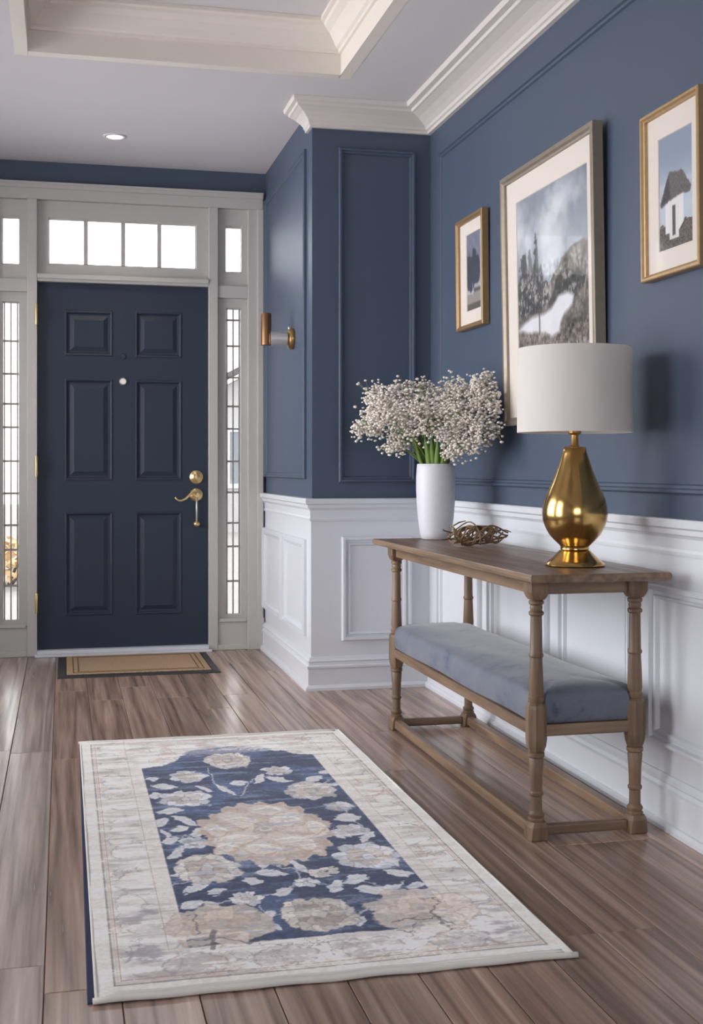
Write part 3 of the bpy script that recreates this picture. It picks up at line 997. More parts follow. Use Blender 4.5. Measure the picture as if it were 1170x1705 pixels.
def art_trees(nx, ny):
    U, V = np.meshgrid(np.linspace(0, 1, nx), np.linspace(0, 1, ny))
    n2 = vnoise(nx, ny, 10, 16, 4, 8)
    img = np.ones((ny, nx, 3)) * col(112, 116, 134)
    paint(img, sm(n2, 0.4, 0.8) * 0.4, col(140, 142, 156))
    paint(img, sm(0.45 - V, 0, 0.2) * 0.8, col(190, 186, 188))
    for cx, cy, w, h in ((0.15, 0.5, 0.28, 0.26), (0.50, 0.56, 0.24, 0.24), (0.72, 0.50, 0.22, 0.20), (0.30, 0.38, 0.24, 0.16)):
        paint(img, sm(1 - ((U - cx) / w) ** 2 - ((V - cy) / h) ** 2 + 0.9 * (n2 - 0.5), 0, 0.3), col(66, 70, 84))
    paint(img, sm(0.22 + 0.03 * (n2 - 0.5) - V, -0.01, 0.02), col(146, 140, 136))
    paint(img, poly_mask(U, V, [(0.48, 0.22), (0.48, 0.28), (1.0, 0.27), (1.0, 0.22)], 0.02), col(88, 84, 86))
    paint(img, sm(0.03 - abs(U - 0.40), 0, 0.03) * sm(V, 0.15, 0.2) * sm(0.38 - V, 0, 0.05), col(176, 170, 168))
    paint(img, sm(0.10 - V, -0.01, 0.03), col(92, 86, 82))
    return img


def picture(name, y_left, y_right, z0, z1, art, res, prect, fw, depth, fmat, label, tilt):
    yc = (y_left + y_right) / 2
    w, h = y_left - y_right, z1 - z0
    p = empty(name, (XR - 0.003, yc, z0), label, 'picture')
    p.rotation_euler = (0, -math.radians(tilt), 0)
    fn = lambda a, b_, n: (-n, -a, b_)                     # a runs to the viewer's right
    prof = [(0.0, 0.0), (0.0, depth - 0.003), (0.003, depth), (fw * 0.55, depth), (fw * 0.8, depth - 0.006), (fw, depth - 0.008), (fw, depth - 0.02), (fw, 0.0)]
    MB().frame(-w / 2, w / 2, 0, h, prof, fn).build('frame', fmat, p)
    d = depth - 0.018
    m0 = MB()
    m0.add([fn(-w / 2 + fw, fw, 0.001), fn(w / 2 - fw, fw, 0.001), fn(w / 2 - fw, h - fw, 0.001), fn(-w / 2 + fw, h - fw, 0.001)], [(0, 1, 2, 3)])
    m0.build('backing', 'matboard', p)
    pa0, pa1 = yc - prect[0], yc - prect[1]
    pb0, pb1 = prect[2] - z0, prect[3] - z0
    ao, bo = -w / 2 + fw, fw
    mr_ = [[fn(ao, bo, d), fn(-ao, bo, d), fn(-ao, h - bo, d), fn(ao, h - bo, d)],
           [fn(pa0, pb0, d), fn(pa1, pb0, d), fn(pa1, pb1, d), fn(pa0, pb1, d)],
           [fn(pa0 + 0.002, pb0 + 0.002, d - 0.003), fn(pa1 - 0.002, pb0 + 0.002, d - 0.003), fn(pa1 - 0.002, pb1 - 0.002, d - 0.003), fn(pa0 + 0.002, pb1 - 0.002, d - 0.003)]]
    MB().rings(mr_).build('mat_board', 'matboard', p)
    nx, ny = res
    img = art(nx, ny)
    A, B = np.meshgrid(np.linspace(pa0, pa1, nx), np.linspace(pb0, pb1, ny))
    pos = np.stack([np.full_like(A, -(d - 0.0035)), -A, B], -1)
    grid_print('print', pos, img, 'print', p)
    gl = MB()
    dg = depth - 0.012
    gl.add([fn(ao, bo, dg), fn(-ao, bo, dg), fn(-ao, h - bo, dg), fn(ao, h - bo, dg)], [(0, 1, 2, 3)])
    gl.build('glass', 'picglass', p)


picture('framed_picture', 4.435, 3.595, 1.188, 2.135, art_lake, (260, 300), (4.312, 3.675, 1.297, 2.022), 0.030, 0.038, 'grey_frame', 'large silver framed landscape photograph with a white lake', 1.0)
picture('framed_picture', 5.045, 4.700, 1.615, 2.088, art_trees, (90, 150), (4.948, 4.768, 1.692, 2.017), 0.020, 0.030, 'brown_frame', 'small bronze framed photograph of dark trees above the vase', 0.6)
picture('framed_picture', 3.305, 2.965, 1.573, 2.058, art_hut, (140, 230), (3.224, 3.030, 1.650, 1.975), 0.018, 0.030, 'gold_frame', 'small gold framed photograph of a thatched white hut', 0.6)

# ---- rug
RX0, RX1, RY0, RY1 = 0.063, 1.043, 2.385, 4.64
rug = empty('area_rug', ((RX0 + RX1) / 2, (RY0 + RY1) / 2, 0), 'distressed navy and cream floral rug with a pale border', 'rug')
cxr, cyr = (RX0 + RX1) / 2, (RY0 + RY1) / 2
CS, SN = math.cos(math.radians(13.3)), math.sin(math.radians(13.3))


def floor_pt(u, v):
    a, b_ = (u - 585.0) / F_PX, -(v - 778.0) / F_PX
    t = -1.03 / b_
    return (a * CS + SN) * t, (CS - a * SN) * t


nx, ny = 420, 900
X, Y = np.meshgrid(np.linspace(RX0, RX1, nx), np.linspace(RY0, RY1, ny))
n_lo = vnoise(nx, ny, 6, 14, 4, 21)
n_st = vnoise(nx, ny, 7, 90, 4, 22)           # streaks across the rug
n_s2 = vnoise(nx, ny, 12, 70, 4, 27)
n_fi = vnoise(nx, ny, 130, 280, 2, 23)
n_md = vnoise(nx, ny, 22, 50, 4, 24)
n_wx = vnoise(nx, ny, 26, 60, 4, 25, 0.6) - 0.5
n_wy = vnoise(nx, ny, 26, 60, 4, 26, 0.6) - 0.5
n_rx, n_ry = vnoise(nx, ny, 70, 190, 3, 28) - 0.5, vnoise(nx, ny, 60, 240, 3, 29) - 0.5
XW, YW = X + 0.020 * n_wx + 0.011 * n_rx, Y + 0.045 * n_wy + 0.018 * n_ry   # ragged, worn outlines
img = np.ones((ny, nx, 3)) * col(206, 202, 200)
# border: mottled cream, taupe and grey, rubbed in streaks
paint(img, sm(n_st * 0.6 + n_lo * 0.4, 0.44, 0.58), col(222, 218, 215))
paint(img, sm(n_s2 * 0.6 + n_md * 0.4, 0.53, 0.67) * 0.5, col(158, 152, 156))
paint(img, sm(n_md * 0.6 + n_lo * 0.4, 0.56, 0.68) * 0.5, col(202, 184, 172))
ex, ey = np.minimum(X - RX0, RX1 - X), np.minimum(Y - RY0, RY1 - Y)
e = np.minimum(ex, ey * 0.62)
patch = sm(n_lo, 0.46, 0.58)
ridge = sm(0.022 - abs(n_md - 0.5), 0, 0.02)
paint(img, ridge * patch * 0.6, col(120, 112, 116))
for k in range(9):                             # faded rosettes and scrolls round the border
    for sx in (RX0 + 0.12, RX1 - 0.11):
        cy = RY0 + 0.16 + k * 0.245
        for ox, oy, r0 in ((0, 0, 1.0), (0.03 * (-1) ** k, 0.11, 0.6)):
            rr = np.hypot((XW - sx - ox) / 0.058, (YW - cy - oy) / 0.085) / r0
            paint(img, sm(1 - rr, 0, 0.2) * 0.6 * sm(n_st, 0.3, 0.55), col(230, 225, 221))
            paint(img, sm(0.07 - abs(rr - 1.0), 0, 0.07) * sm(n_md, 0.45, 0.6) * 0.55, col(128, 122, 128))
for k in range(4):
    sy, sx = RY0 + 0.13, RX0 + 0.20 + k * 0.19
    rr = np.hypot((XW - sx) / 0.075, (YW - sy) / 0.06)
    paint(img, sm(1 - rr, 0, 0.3) * 0.5, col(176, 168, 170))
    paint(img, sm(0.08 - abs(rr - 0.9), 0, 0.06) * 0.5, col(134, 128, 134))
for sx, sy in ((RX0 + 0.10, RY0 + 0.20), (RX1 - 0.10, RY0 + 0.16), (RX0 + 0.10, RY0 + 0.42), (RX1 - 0.09, RY0 + 0.33)):
    rr = np.hypot((XW - sx) / 0.055, (YW - sy) / 0.07)
    paint(img, sm(1 - rr, 0, 0.5) * sm(n_s2, 0.48, 0.62) * 0.55, col(132, 130, 138))
paint(img, sm(0.034 - e, 0, 0.003), col(218, 213, 210))
for a, wd, cc in ((0.036, 0.0022, (122, 110, 106)), (0.049, 0.0020, (172, 140, 126)), (0.0425, 0.0030, (192, 184, 178))):
    dash = 0.55 + 0.45 * (np.sin((X + Y) * 520) > 0) if a == 0.0425 else 0.8
    paint(img, sm(wd - abs(e - a), 0, 0.0015) * dash, col(*cc))
# navy field, its corners eaten by cream blossoms
FL, FR, FB, FT = 0.257, 0.864, 2.600, 4.345
ff = np.minimum(np.minimum(X - FL, FR - X), np.minimum(Y - FB + 0.02 * n_wy, FT - Y + 0.06 * n_wy))
side = np.minimum(X - FL, FR - X)
paint(img, sm(side + 0.046, 0, 0.003) * sm(-side, -0.003, 0.0) * sm(4.3 - Y, 0, 0.1) * sm(Y - 2.6, 0, 0.1) * 0.85, col(214, 209, 205))
paint(img, sm(0.0022 - abs(side + 0.040), 0, 0.002) * 0.6 * sm(Y - 2.55, 0, 0.1), col(158, 146, 138))
field = sm(ff, 0, 0.004)
for cx_, cy_, rx_, ry_ in ((FL, FT + 0.02, 0.15, 0.18), (FR, FT + 0.03, 0.10, 0.14)):
    field = field * sm(np.hypot((XW - cx_) / rx_, (YW - cy_) / ry_), 0.95, 1.0)
paint(img, field, col(54, 64, 92))
paint(img, field * sm(n_st * 0.6 + n_md * 0.4, 0.50, 0.70) * 0.35, col(98, 112, 146))
paint(img, field * sm(n_lo, 0.56, 0.70) * 0.5, col(88, 108, 148))


def rug_xy(u, v, hw, hh):
    x, y = floor_pt(u, v)
    ax = hw * (floor_pt(u + 1, v)[0] - x)
    ay = abs(floor_pt(u, v - hh)[1] - floor_pt(u, v + hh)[1]) / 2
    return x, y, ax, ay


def flower(u, v, hw, hh, c_out, c_in, petals=9, alpha=1.0, seed=0, clip=None, line=(120, 112, 116), inner=True):
    x, y, ax, ay = rug_xy(u, v, hw, hh)
    dx, dy = (XW - x) / ax, (YW - y) / ay
    near = (np.hypot(dx, dy) < 1.6)
    if clip is not None: near = near & (clip > 0)
    cl = near * alpha * (1 if clip is None else clip)
    rng_ = random.Random(seed)
    for ringi, (rad_, size, nn, cc) in enumerate(((0.62, 0.44, petals, c_out), (0.34, 0.34, max(4, petals - 3), c_in))):
        if ringi and not inner: break
        for k in range(nn):
            t = 2 * PI * (k + 0.3 * rng_.random() + seed * 0.37) / nn
            px_, py_ = rad_ * math.cos(t), rad_ * math.sin(t)
            ux, uy = math.cos(t), math.sin(t)
            a_ = (dx - px_) * ux + (dy - py_) * uy
            b_ = -(dx - px_) * uy + (dy - py_) * ux
            wdt = size * (0.75 + 0.4 * rng_.random()) * min(1.0, 8.0 / nn + 0.25)
            q = np.hypot(a_ / (size * (0.8 + 0.35 * rng_.random())), b_ / wdt)
            tone = 0.90 + 0.2 * rng_.random()
            paint(img, sm(1.0 - q, 0, 0.10) * cl, np.clip(cc * tone, 0, 235))
            paint(img, sm(0.09 - abs(q - 0.96), 0, 0.07) * cl * 0.5, col(*line))
            paint(img, sm(0.10 - abs(b_ / wdt), 0, 0.08) * sm(0.8 - q, 0, 0.1) * cl * 0.35, col(*line))
    rr = np.hypot(dx, dy)
    paint(img, sm(0.24 - rr, 0, 0.06) * cl, c_out * 0.92)
    paint(img, sm(0.05 - abs(rr - 0.22), 0, 0.04) * cl * 0.6, col(*line))
    paint(img, sm(0.95 - rr, 0, 0.3) * sm(n_st, 0.55, 0.72) * cl * 0.4, col(232, 228, 224))


def leaf(u, v, hw, hh, ang=0.0, c_=(208, 207, 210), alpha=0.95, clip=True):
    x, y, ax, ay = rug_xy(u, v, hw, hh)
    dx, dy = (XW - x) / ax, (YW - y) / (ay * hw / hh)          # picture-like proportions
    c0, s0 = math.cos(ang), math.sin(ang)
    p, q = dx * c0 + dy * s0, -dx * s0 + dy * c0
    k = hh / hw
    mk = sm(k * (1 - p * p) - abs(q + 0.3 * k * p), 0, 0.25 * k) * alpha * (field if clip else 1)
    paint(img, mk, col(*c_))
    paint(img, mk * sm(0.12 * k - abs(q + 0.3 * k * p), 0, 0.1 * k) * 0.3, col(130, 132, 148))


def line_on_rug(pts, wd, c_, alpha, clip):
    P = [floor_pt(*p) for p in pts]
    d = np.full(X.shape, 9.0)
    for (x0, y0), (x1, y1) in zip(P, P[1:]):
        ex_, ey_ = x1 - x0, y1 - y0
        t = np.clip(((XW - x0) * ex_ + (YW - y0) * ey_) / (ex_ ** 2 + ey_ ** 2), 0, 1)
        d = np.minimum(d, np.hypot(XW - x0 - t * ex_, (YW - y0 - t * ey_) * 0.5))
    paint(img, sm(wd - d, 0, 0.002) * alpha * clip, col(*c_))


CR, TA, WH = col(202, 197, 193), col(180, 168, 160), col(206, 206, 212)
for s in ([(345, 1283), (356, 1308), (378, 1313)], [(400, 1330), (420, 1300), (450, 1296)], [(285, 1405), (310, 1395), (335, 1410)],
          [(440, 1440), (470, 1450), (500, 1452), (540, 1456)], [(320, 1513), (400, 1505), (470, 1490), (510, 1473)], [(520, 1474), (560, 1478), (600, 1470), (650, 1488)],
          [(590, 1527), (630, 1515)], [(560, 1340), (585, 1370), (620, 1395)], [(260, 1340), (300, 1345), (350, 1345)], [(560, 1300), (530, 1310), (500, 1322)],
          [(285, 1480), (330, 1470), (360, 1462)], [(493, 1440), (497, 1465), (480, 1488)], [(600, 1440), (640, 1452), (680, 1465)], [(430, 1515), (450, 1530), (480, 1525)]):
    line_on_rug(s, 0.0036, (186, 188, 196), 0.8, field)
for l in ((253, 1301, 13, 5, 0.1), (272, 1314, 24, 5, -0.05), (398, 1307, 18, 6, 0.2), (464, 1302, 22, 6, -0.1), (524, 1301, 20, 5, 0.2), (432, 1300, 16, 6, 0.7), (282, 1356, 26, 6, 0.1),
          (308, 1372, 24, 7, -0.3), (285, 1404, 18, 8, 0.4), (295, 1425, 22, 9, 0.6), (440, 1441, 18, 8, 0.7), (451, 1459, 30, 8, -0.05), (496, 1446, 18, 8, -0.6), (331, 1484, 32, 7, 0.35),
          (318, 1513, 24, 8, 0.2), (471, 1491, 24, 9, 0.3), (560, 1480, 20, 10, 0.7), (593, 1469, 28, 8, 0.2), (622, 1489, 34, 9, -0.1), (650, 1484, 30, 6, 0.3), (664, 1459, 30, 8, -0.1), (446, 1529, 20, 9, 0.6),
          (578, 1367, 26, 7, 0.1), (360, 1490, 20, 5, 0.3), (268, 1375, 18, 6, 0.4), (375, 1318, 18, 6, -0.6), (690, 1480, 20, 5, 0.3), (612, 1398, 22, 6, 0.5), (420, 1472, 22, 6, 0.0), (300, 1462, 20, 6, 0.2),
          (258, 1330, 14, 5, 0.3), (340, 1318, 16, 5, -0.3), (540, 1290, 14, 4, 0.3), (330, 1390, 18, 6, 0.5), (560, 1395, 14, 5, -0.4), (300, 1386, 18, 5, 0.2), (275, 1392, 12, 5, -0.5), (560, 1310, 18, 5, 0.2),
          (640, 1418, 18, 5, 0.2), (575, 1345, 16, 5, -0.3), (350, 1512, 20, 6, -0.1), (384, 1523, 18, 6, 0.2), (600, 1540, 14, 7, 0.8), (636, 1520, 16, 6, 0.4), (458, 1548, 14, 7, -0.6)):
    leaf(*l)
flower(314, 1297, 32, 10, WH, TA, 7, 0.9, 2, field)
flower(308, 1334, 44, 14, WH, CR * 0.92, 8, 0.9, 3, field)
flower(461, 1287, 26, 8, WH, TA, 6, 0.9, 4, field)
flower(518, 1321, 44, 16, CR, TA, 8, 0.8, 5, field)
flower(345, 1451, 58, 25, CR, TA * 0.95, 9, 0.97, 6, field)
flower(611, 1430, 60, 23, WH, TA, 8, 0.95, 7, field)
flower(509, 1473, 22, 10, WH, CR, 5, 0.97, 8, field, inner=False)
flower(540, 1456, 28, 9, CR, TA, 6, 0.97, 9, field, inner=False)
flower(409, 1502, 30, 12, WH, CR, 6, 0.97, 10, field)
flower(582, 1389, 34, 10, WH, CR * 0.9, 7, 0.9, 11, field)
flower(562, 1348, 26, 8, WH, TA, 6, 0.6, 12, field)
flower(322, 1407, 28, 10, WH, col(150, 152, 164), 6, 0.85, 13, field)
rr = np.hypot((XW - 0.575) / 0.17, (YW - 4.37) / 0.075)          # faded top blossom with a navy halo
paint(img, sm(1 - rr, 0, 0.2) * 0.7, col(92, 102, 130))
flower(379, 1270, 40, 13, CR, TA, 11, 0.97, 1)
flower(531, 1527, 64, 30, col(200, 193, 187), col(168, 158, 152), 14, 1, 14, field)
# central medallion
x, y, ax, ay = rug_xy(443, 1388, 112, 53)
rr, th_ = np.hypot((XW - x) / ax, (YW - y) / ay), np.arctan2((YW - y) / ay, (XW - x) / ax)
edge_ = 1.0 + 0.05 * np.sin(th_ * 19) + 0.03 * np.sin(th_ * 7 + 1)
paint(img, sm(edge_ - rr, 0, 0.03), col(184, 170, 160))
paint(img, sm(0.06 - abs(rr - 0.86 - 0.04 * np.sin(th_ * 19)), 0, 0.04) * 0.5, col(170, 146, 132))
paint(img, sm(0.88 * edge_ - rr, 0, 0.08), col(198, 188, 180))
paint(img, sm(0.9 - rr, 0, 0.1) * sm(n_s2, 0.48, 0.66) * 0.6, col(176, 158, 148))
for du, dv, hw, hh, an in ((-42, -16, 42, 14, -0.25), (34, -18, 40, 14, 0.3), (-44, 12, 46, 13, 0.25), (44, 16, 50, 14, -0.2), (-2, 30, 44, 12, 0.05), (0, -34, 34, 11, 0.0), (-82, 0, 22, 14, 0.0), (84, -6, 22, 14, 0.1), (70, 26, 24, 9, -0.4), (-66, 28, 24, 9, 0.5)):
    leaf(443 + du, 1388 + dv, hw, hh, an, (210, 202, 195), 0.8, False)
    x, y, ax, ay = rug_xy(443 + du, 1388 + dv, hw, hh)
    line_on_rug([(443 + du - hw * 0.8, 1388 + dv + 3), (443 + du, 1388 + dv + hh * 0.9), (443 + du + hw * 0.8, 1388 + dv + 2)], 0.004, (180, 156, 142), 0.7, 1)
    line_on_rug([(443 + du - hw * 0.6, 1388 + dv - 2), (443 + du, 1388 + dv - hh * 0.5), (443 + du + hw * 0.6, 1388 + dv - 1)], 0.004, (238, 234, 230), 0.8, 1)
flower(440, 1384, 22, 9, TA, CR, 5, 0.7, 18)
# large cream corner blossoms at the near end, with dark twigs
flower(366, 1545, 92, 36, col(200, 189, 180), col(190, 176, 166), 8, 0.85, 19, sm(Y, 2.52, 2.60), (172, 150, 138))
flower(704, 1520, 92, 38, col(200, 190, 182), col(190, 178, 169), 8, 0.85, 20, sm(0.985 - X, 0, 0.03), (172, 150, 138))
for pts, wd in (([(308, 1532), (322, 1528), (326, 1545), (333, 1560)], 0.0030), ([(353, 1558), (354, 1585)], 0.0070), ([(312, 1573), (345, 1571), (375, 1566), (410, 1576), (440, 1572)], 0.0030),
                ([(718, 1526), (750, 1554)], 0.0055), ([(655, 1541), (690, 1537), (730, 1536), (765, 1548)], 0.0030), ([(660, 1556), (685, 1556), (692, 1542)], 0.0028), ([(700, 1505), (722, 1500), (732, 1512), (718, 1526)], 0.0028)):
    line_on_rug(pts, wd, (104, 96, 98), 0.8, 1)
img += ((n_fi - 0.5) * 24 + (n_st - 0.5) * 26)[..., None]
paint(img, sm(n_st * 0.7 + n_fi * 0.3, 0.56, 0.68) * 0.55 * (1 - field * 0.75), col(238, 235, 232))
n_s3 = vnoise(nx, ny, 16, 260, 3, 31)
paint(img, sm(n_s3 * 0.6 + n_s2 * 0.4, 0.56, 0.66) * 0.34 * (1 - field) * sm(e, 0.05, 0.055), col(158, 150, 150))
paint(img, sm(n_s3 * 0.6 + n_st * 0.4, 0.58, 0.68) * 0.35 * field, col(120, 134, 164))
img = np.clip(img * 1.13, 0, 246)
wv = 0.0010 * np.sin(X * 9.0) + 0.0008 * np.sin(Y * 7.0 + X * 3)
pos = np.stack([X - cxr, Y - cyr, 0.0085 + wv], -1)
grid_print('pile_face', pos, img, 'rug', rug)
bx(RX0 - cxr + 0.001, RX1 - cxr - 0.001, RY0 - cyr + 0.001, RY1 - cyr - 0.001, 0.0005, 0.0055).build('backing', 'navybind', rug)
MB().add([(RX0 - cxr - 0.018, RY0 - cyr + 0.004, 0.0006), (RX0 - cxr + 0.004, RY0 - cyr + 0.004, 0.0006), (RX0 - cxr + 0.004, RY1 - cyr - 0.01, 0.0006), (RX0 - cxr - 0.006, RY1 - cyr - 0.01, 0.0006),
          (RX0 - cxr - 0.016, RY0 - cyr + 0.004, 0.004), (RX0 - cxr + 0.004, RY0 - cyr + 0.004, 0.004), (RX0 - cxr + 0.004, RY1 - cyr - 0.01, 0.004), (RX0 - cxr - 0.004, RY1 - cyr - 0.01, 0.004)],
         [(0, 3, 2, 1), (4, 5, 6, 7), (0, 1, 5, 4), (1, 2, 6, 5), (2, 3, 7, 6), (3, 0, 4, 7)]).build('navy_edge', 'navybind', rug)
for ye, nm, rr_ in ((RY0 - cyr, 'end_binding', 0.0065), (RY1 - cyr, 'end_binding', 0.005)):
    pts = [(RX0 - cxr - 0.008 + (RX1 - RX0 + 0.016) * i / 40, ye + (0.002 * math.sin(i * 0.9) if nm else 0), rr_ + 0.0008 * (1 + math.sin(i * 0.6))) for i in range(41)]
    MB().tube(pts, rr_, 8).build(nm, 'bind', rug, smooth=True)
    for k in range(2):
        s = 1 if ye < 0 else -1
        pts2 = [(p[0] + (0.006 if p[0] < 0 else -0.006) * 0, p[1] + s * 0.011 * (k + 1), 0.0072 + 0.0006 * math.sin(i * 0.6)) for i, p in enumerate(pts)][1:-1]
        MB().tube(pts2, 0.0045, 6).build('end_cord', 'bind', rug, smooth=True)
for xe in (RX0 - cxr, RX1 - cxr):
    pts = [(xe, RY0 - cyr + (RY1 - RY0) * i / 60, 0.006 + 0.0006 * math.sin(i * 0.7)) for i in range(61)]
    MB().tube(pts, 0.0042, 6).build('side_binding', 'bind', rug, smooth=True)

# ---- door mat
dm = empty('door_mat', (0.372, 6.43, 0), 'tan coir door mat with a black rubber border at the threshold', 'door mat')
MB().frame(-0.40, 0.40, -0.335, 0.335, [(0, 0.0005), (0.004, 0.006), (0.040, 0.012), (0.044, 0.010), (0.044, 0.0005)], lambda a, b_, h: (a, b_, h)).build('rubber_border', 'rubber', dm)
bx(-0.355, 0.355, -0.290, 0.290, 0.001, 0.014).build('coir_panel', 'coir', dm, bevel=0.003)
for i, ins in enumerate((0.03, 0.055)):
    MB().frame(-0.355 + ins, 0.355 - ins, -0.29 + ins, 0.29 - ins, [(0, 0.0135), (0, 0.0155), (0.006, 0.0155), (0.006, 0.0135)], lambda a, b_, h: (a, b_, h)).build('woven_line', 'coir_line', dm)

# ---- console table with an upholstered bench shelf
TXF, TXB, TYN, TYF, TZT = 1.212, 1.625, 3.05, 4.765, 0.742
tx, ty = (TXF + TXB) / 2, (TYN + TYF) / 2
tb = empty('console_table', (tx, ty, 0), 'turned-leg oak console table with a blue grey cushioned bench shelf', 'console table')
LX, LY = (1.275 - tx, 1.572 - tx), (3.17 - ty, 4.625 - ty)
top = []
for o, z in ((0.012, TZT - 0.024), (0.003, TZT - 0.020), (0.0, TZT - 0.012), (0.002, TZT - 0.003), (0.005, TZT)):
    top.append([(TXF - tx + o, TYN - ty + o, z), (TXB - tx - o, TYN - ty + o, z), (TXB - tx - o, TYF - ty - o, z), (TXF - tx + o, TYF - ty - o, z)])
MB().rings(top, cap0=True, cap1=True).build('table_top', 'wood_y', tb)
zt = TZT - 0.024
for x in LX:
    bx(x - 0.010, x + 0.010, LY[0] + 0.026, LY[1] - 0.026, zt - 0.040, zt - 0.0005).build('apron', 'wood_y', tb, bevel=0.002)
for y in LY:
    bx(LX[0] + 0.026, LX[1] - 0.026, y - 0.010, y + 0.010, zt - 0.040, zt - 0.0005).build('apron', 'wood_x', tb, bevel=0.002)


def oct_ring(r, z, flat=0.0):
    return [(r * math.cos(2 * PI * (k + 0.5) / 8) * 1.08, r * math.sin(2 * PI * (k + 0.5) / 8) * 1.08, z) for k in range(8)]


def sq_ring(h, z, c=0.004):
    q = h - c
    return [(h, -q, z), (h, q, z), (q, h, z), (-q, h, z), (-h, q, z), (-h, -q, z), (-q, -h, z), (q, -h, z)]


leg_mesh = None
for x in LX:
    for y in LY:
        leg = MB().lathe([(0.016, 0.050), (0.026, 0.051), (0.027, 0.058), (0.022, 0.062), (0.026, 0.067), (0.026, 0.072), (0.019, 0.080), (0.0185, 0.120),
                          (0.023, 0.124), (0.0235, 0.130), (0.0195, 0.135), (0.021, 0.180), (0.0245, 0.222), (0.022, 0.226), (0.027, 0.230), (0.027, 0.240), (0.020, 0.244),
                          (0.020, 0.375), (0.026, 0.385), (0.027, 0.392), (0.022, 0.398), (0.0245, 0.410), (0.022, 0.470), (0.020, 0.503), (0.0235, 0.507), (0.0235, 0.513), (0.020, 0.518),
                          (0.019, 0.600), (0.0185, 0.618), (0.0245, 0.623), (0.0245, 0.629), (0.019, 0.634), (0.021, 0.642), (0.019, 0.648), (0.0245, 0.653), (0.0245, 0.659), (0.020, 0.664), (0.020, 0.680)], 24)
        leg.v = [(p[0] * 0.86, p[1] * 0.86, p[2]) for p in leg.v]
        lg = leg.build('leg', 'wood_z', tb, smooth=True, auto=35)
        lg.location = (x, y, 0)
        MB().rings([sq_ring(0.025, 0.0), sq_ring(0.0275, 0.004), sq_ring(0.0275, 0.038, 0.008), sq_ring(0.023, 0.051, 0.009)], cap0=True, cap1=True).build('foot_block', 'wood_z', lg)
        MB().rings([oct_ring(0.020, 0.243), oct_ring(0.025, 0.258), oct_ring(0.0275, 0.278), oct_ring(0.0275, 0.362), oct_ring(0.026, 0.372), oct_ring(0.020, 0.379)], cap0=True, cap1=True).build('seat_block', 'wood_z', lg)
        MB().rings([sq_ring(0.019, 0.664), sq_ring(0.024, 0.672), sq_ring(0.026, 0.678), sq_ring(0.0285, 0.686), sq_ring(0.0285, zt - 0.0005)], cap0=True, cap1=True).build('top_block', 'wood_z', lg)
for x in LX:
    bx(x - 0.016, x + 0.016, LY[0] + 0.022, LY[1] - 0.022, 0.285, 0.318).build('seat_rail', 'wood_y', tb, bevel=0.004)
    bx(x - 0.016, x + 0.016, LY[0] + 0.026, LY[1] - 0.026, 0.008, 0.040).build('stretcher', 'wood_y', tb, bevel=0.006)
for y in LY:
    bx(LX[0] + 0.022, LX[1] - 0.022, y - 0.014, y + 0.014, 0.285, 0.318).build('seat_rail', 'wood_x', tb, bevel=0.004)
    bx(LX[0] + 0.026, LX[1] - 0.026, y - 0.012, y + 0.012, 0.010, 0.040).build('stretcher', 'wood_x', tb, bevel=0.006)


def cushion():
    ox0, ox1, oy0, oy1 = LX[0] - 0.012, LX[1] + 0.012, LY[0] - 0.010, LY[1] + 0.010
    nt_ = 0.036
    def outline(d):
        a0, a1, b0, b1 = ox0 + d, ox1 - d, oy0 + d, oy1 - d
        q = nt_
        key = [(a0 + q, b0), (a1 - q, b0), (a1 - q, b0 + q), (a1, b0 + q), (a1, b1 - q), (a1 - q, b1 - q), (a1 - q, b1), (a0 + q, b1), (a0 + q, b1 - q), (a0, b1 - q), (a0, b0 + q), (a0 + q, b0 + q)]
        P = []
        n = [6, 2, 2, 24, 2, 2, 6, 2, 2, 24, 2, 2]
        for i, (p, q_) in enumerate(zip(key, key[1:] + key[:1])):
            for k in range(n[i]):
                t = k / n[i]
                P.append((p[0] + (q_[0] - p[0]) * t, p[1] + (q_[1] - p[1]) * t))
        return P
    rg = []
    for d, z in ((0.010, 0.319), (0.003, 0.322), (0.0, 0.332), (-0.003, 0.360), (-0.001, 0.388), (0.003, 0.399), (0.010, 0.406), (0.022, 0.411), (0.045, 0.417), (0.080, 0.422), (0.115, 0.425)):
        P = outline(min(d, 0.115))
        if d > 0.05:
            hxm = (ox1 - ox0) / 2
            P = [(x, y) for x, y in P]
        rg.append([(x, y, z + 0.002 * math.sin(y * 9 + d * 40)) for x, y in P])
    return MB().rings(rg, cap0=True, cap1=True)


cushion().build('seat_cushion', 'velvet', tb, smooth=True, auto=60)

# ---- table lamp
lamp = empty('table_lamp', (1.452, 3.312, TZT), 'gold teardrop table lamp with a white drum shade on the console', 'lamp')
MB().lathe([(0.0, 0.0005), (0.084, 0.0005), (0.087, 0.004), (0.085, 0.009), (0.074, 0.018), (0.060, 0.030), (0.050, 0.040), (0.044, 0.046), (0.040, 0.047)], 64).build('foot', 'brass', lamp, smooth=True, auto=50)
body = [(0.038, 0.046), (0.042, 0.050), (0.041, 0.056), (0.045, 0.062), (0.060, 0.076), (0.074, 0.092), (0.085, 0.112), (0.0925, 0.134), (0.0950, 0.152), (0.0935, 0.172), (0.0880, 0.194), (0.0790, 0.216), (0.0690, 0.238), (0.0590, 0.262), (0.0500, 0.286), (0.0420, 0.310), (0.0360, 0.328), (0.0325, 0.344), (0.0300, 0.347), (0.016, 0.348)]
MB().lathe(body, 72).build('body', 'brass', lamp, smooth=True, auto=50)
MB().lathe([(0.012, 0.347), (0.014, 0.349), (0.0105, 0.354), (0.0105, 0.382), (0.016, 0.385), (0.019, 0.388), (0.019, 0.420), (0.0, 0.422)], 28).build('neck', 'brass_old', lamp, smooth=True, auto=40)
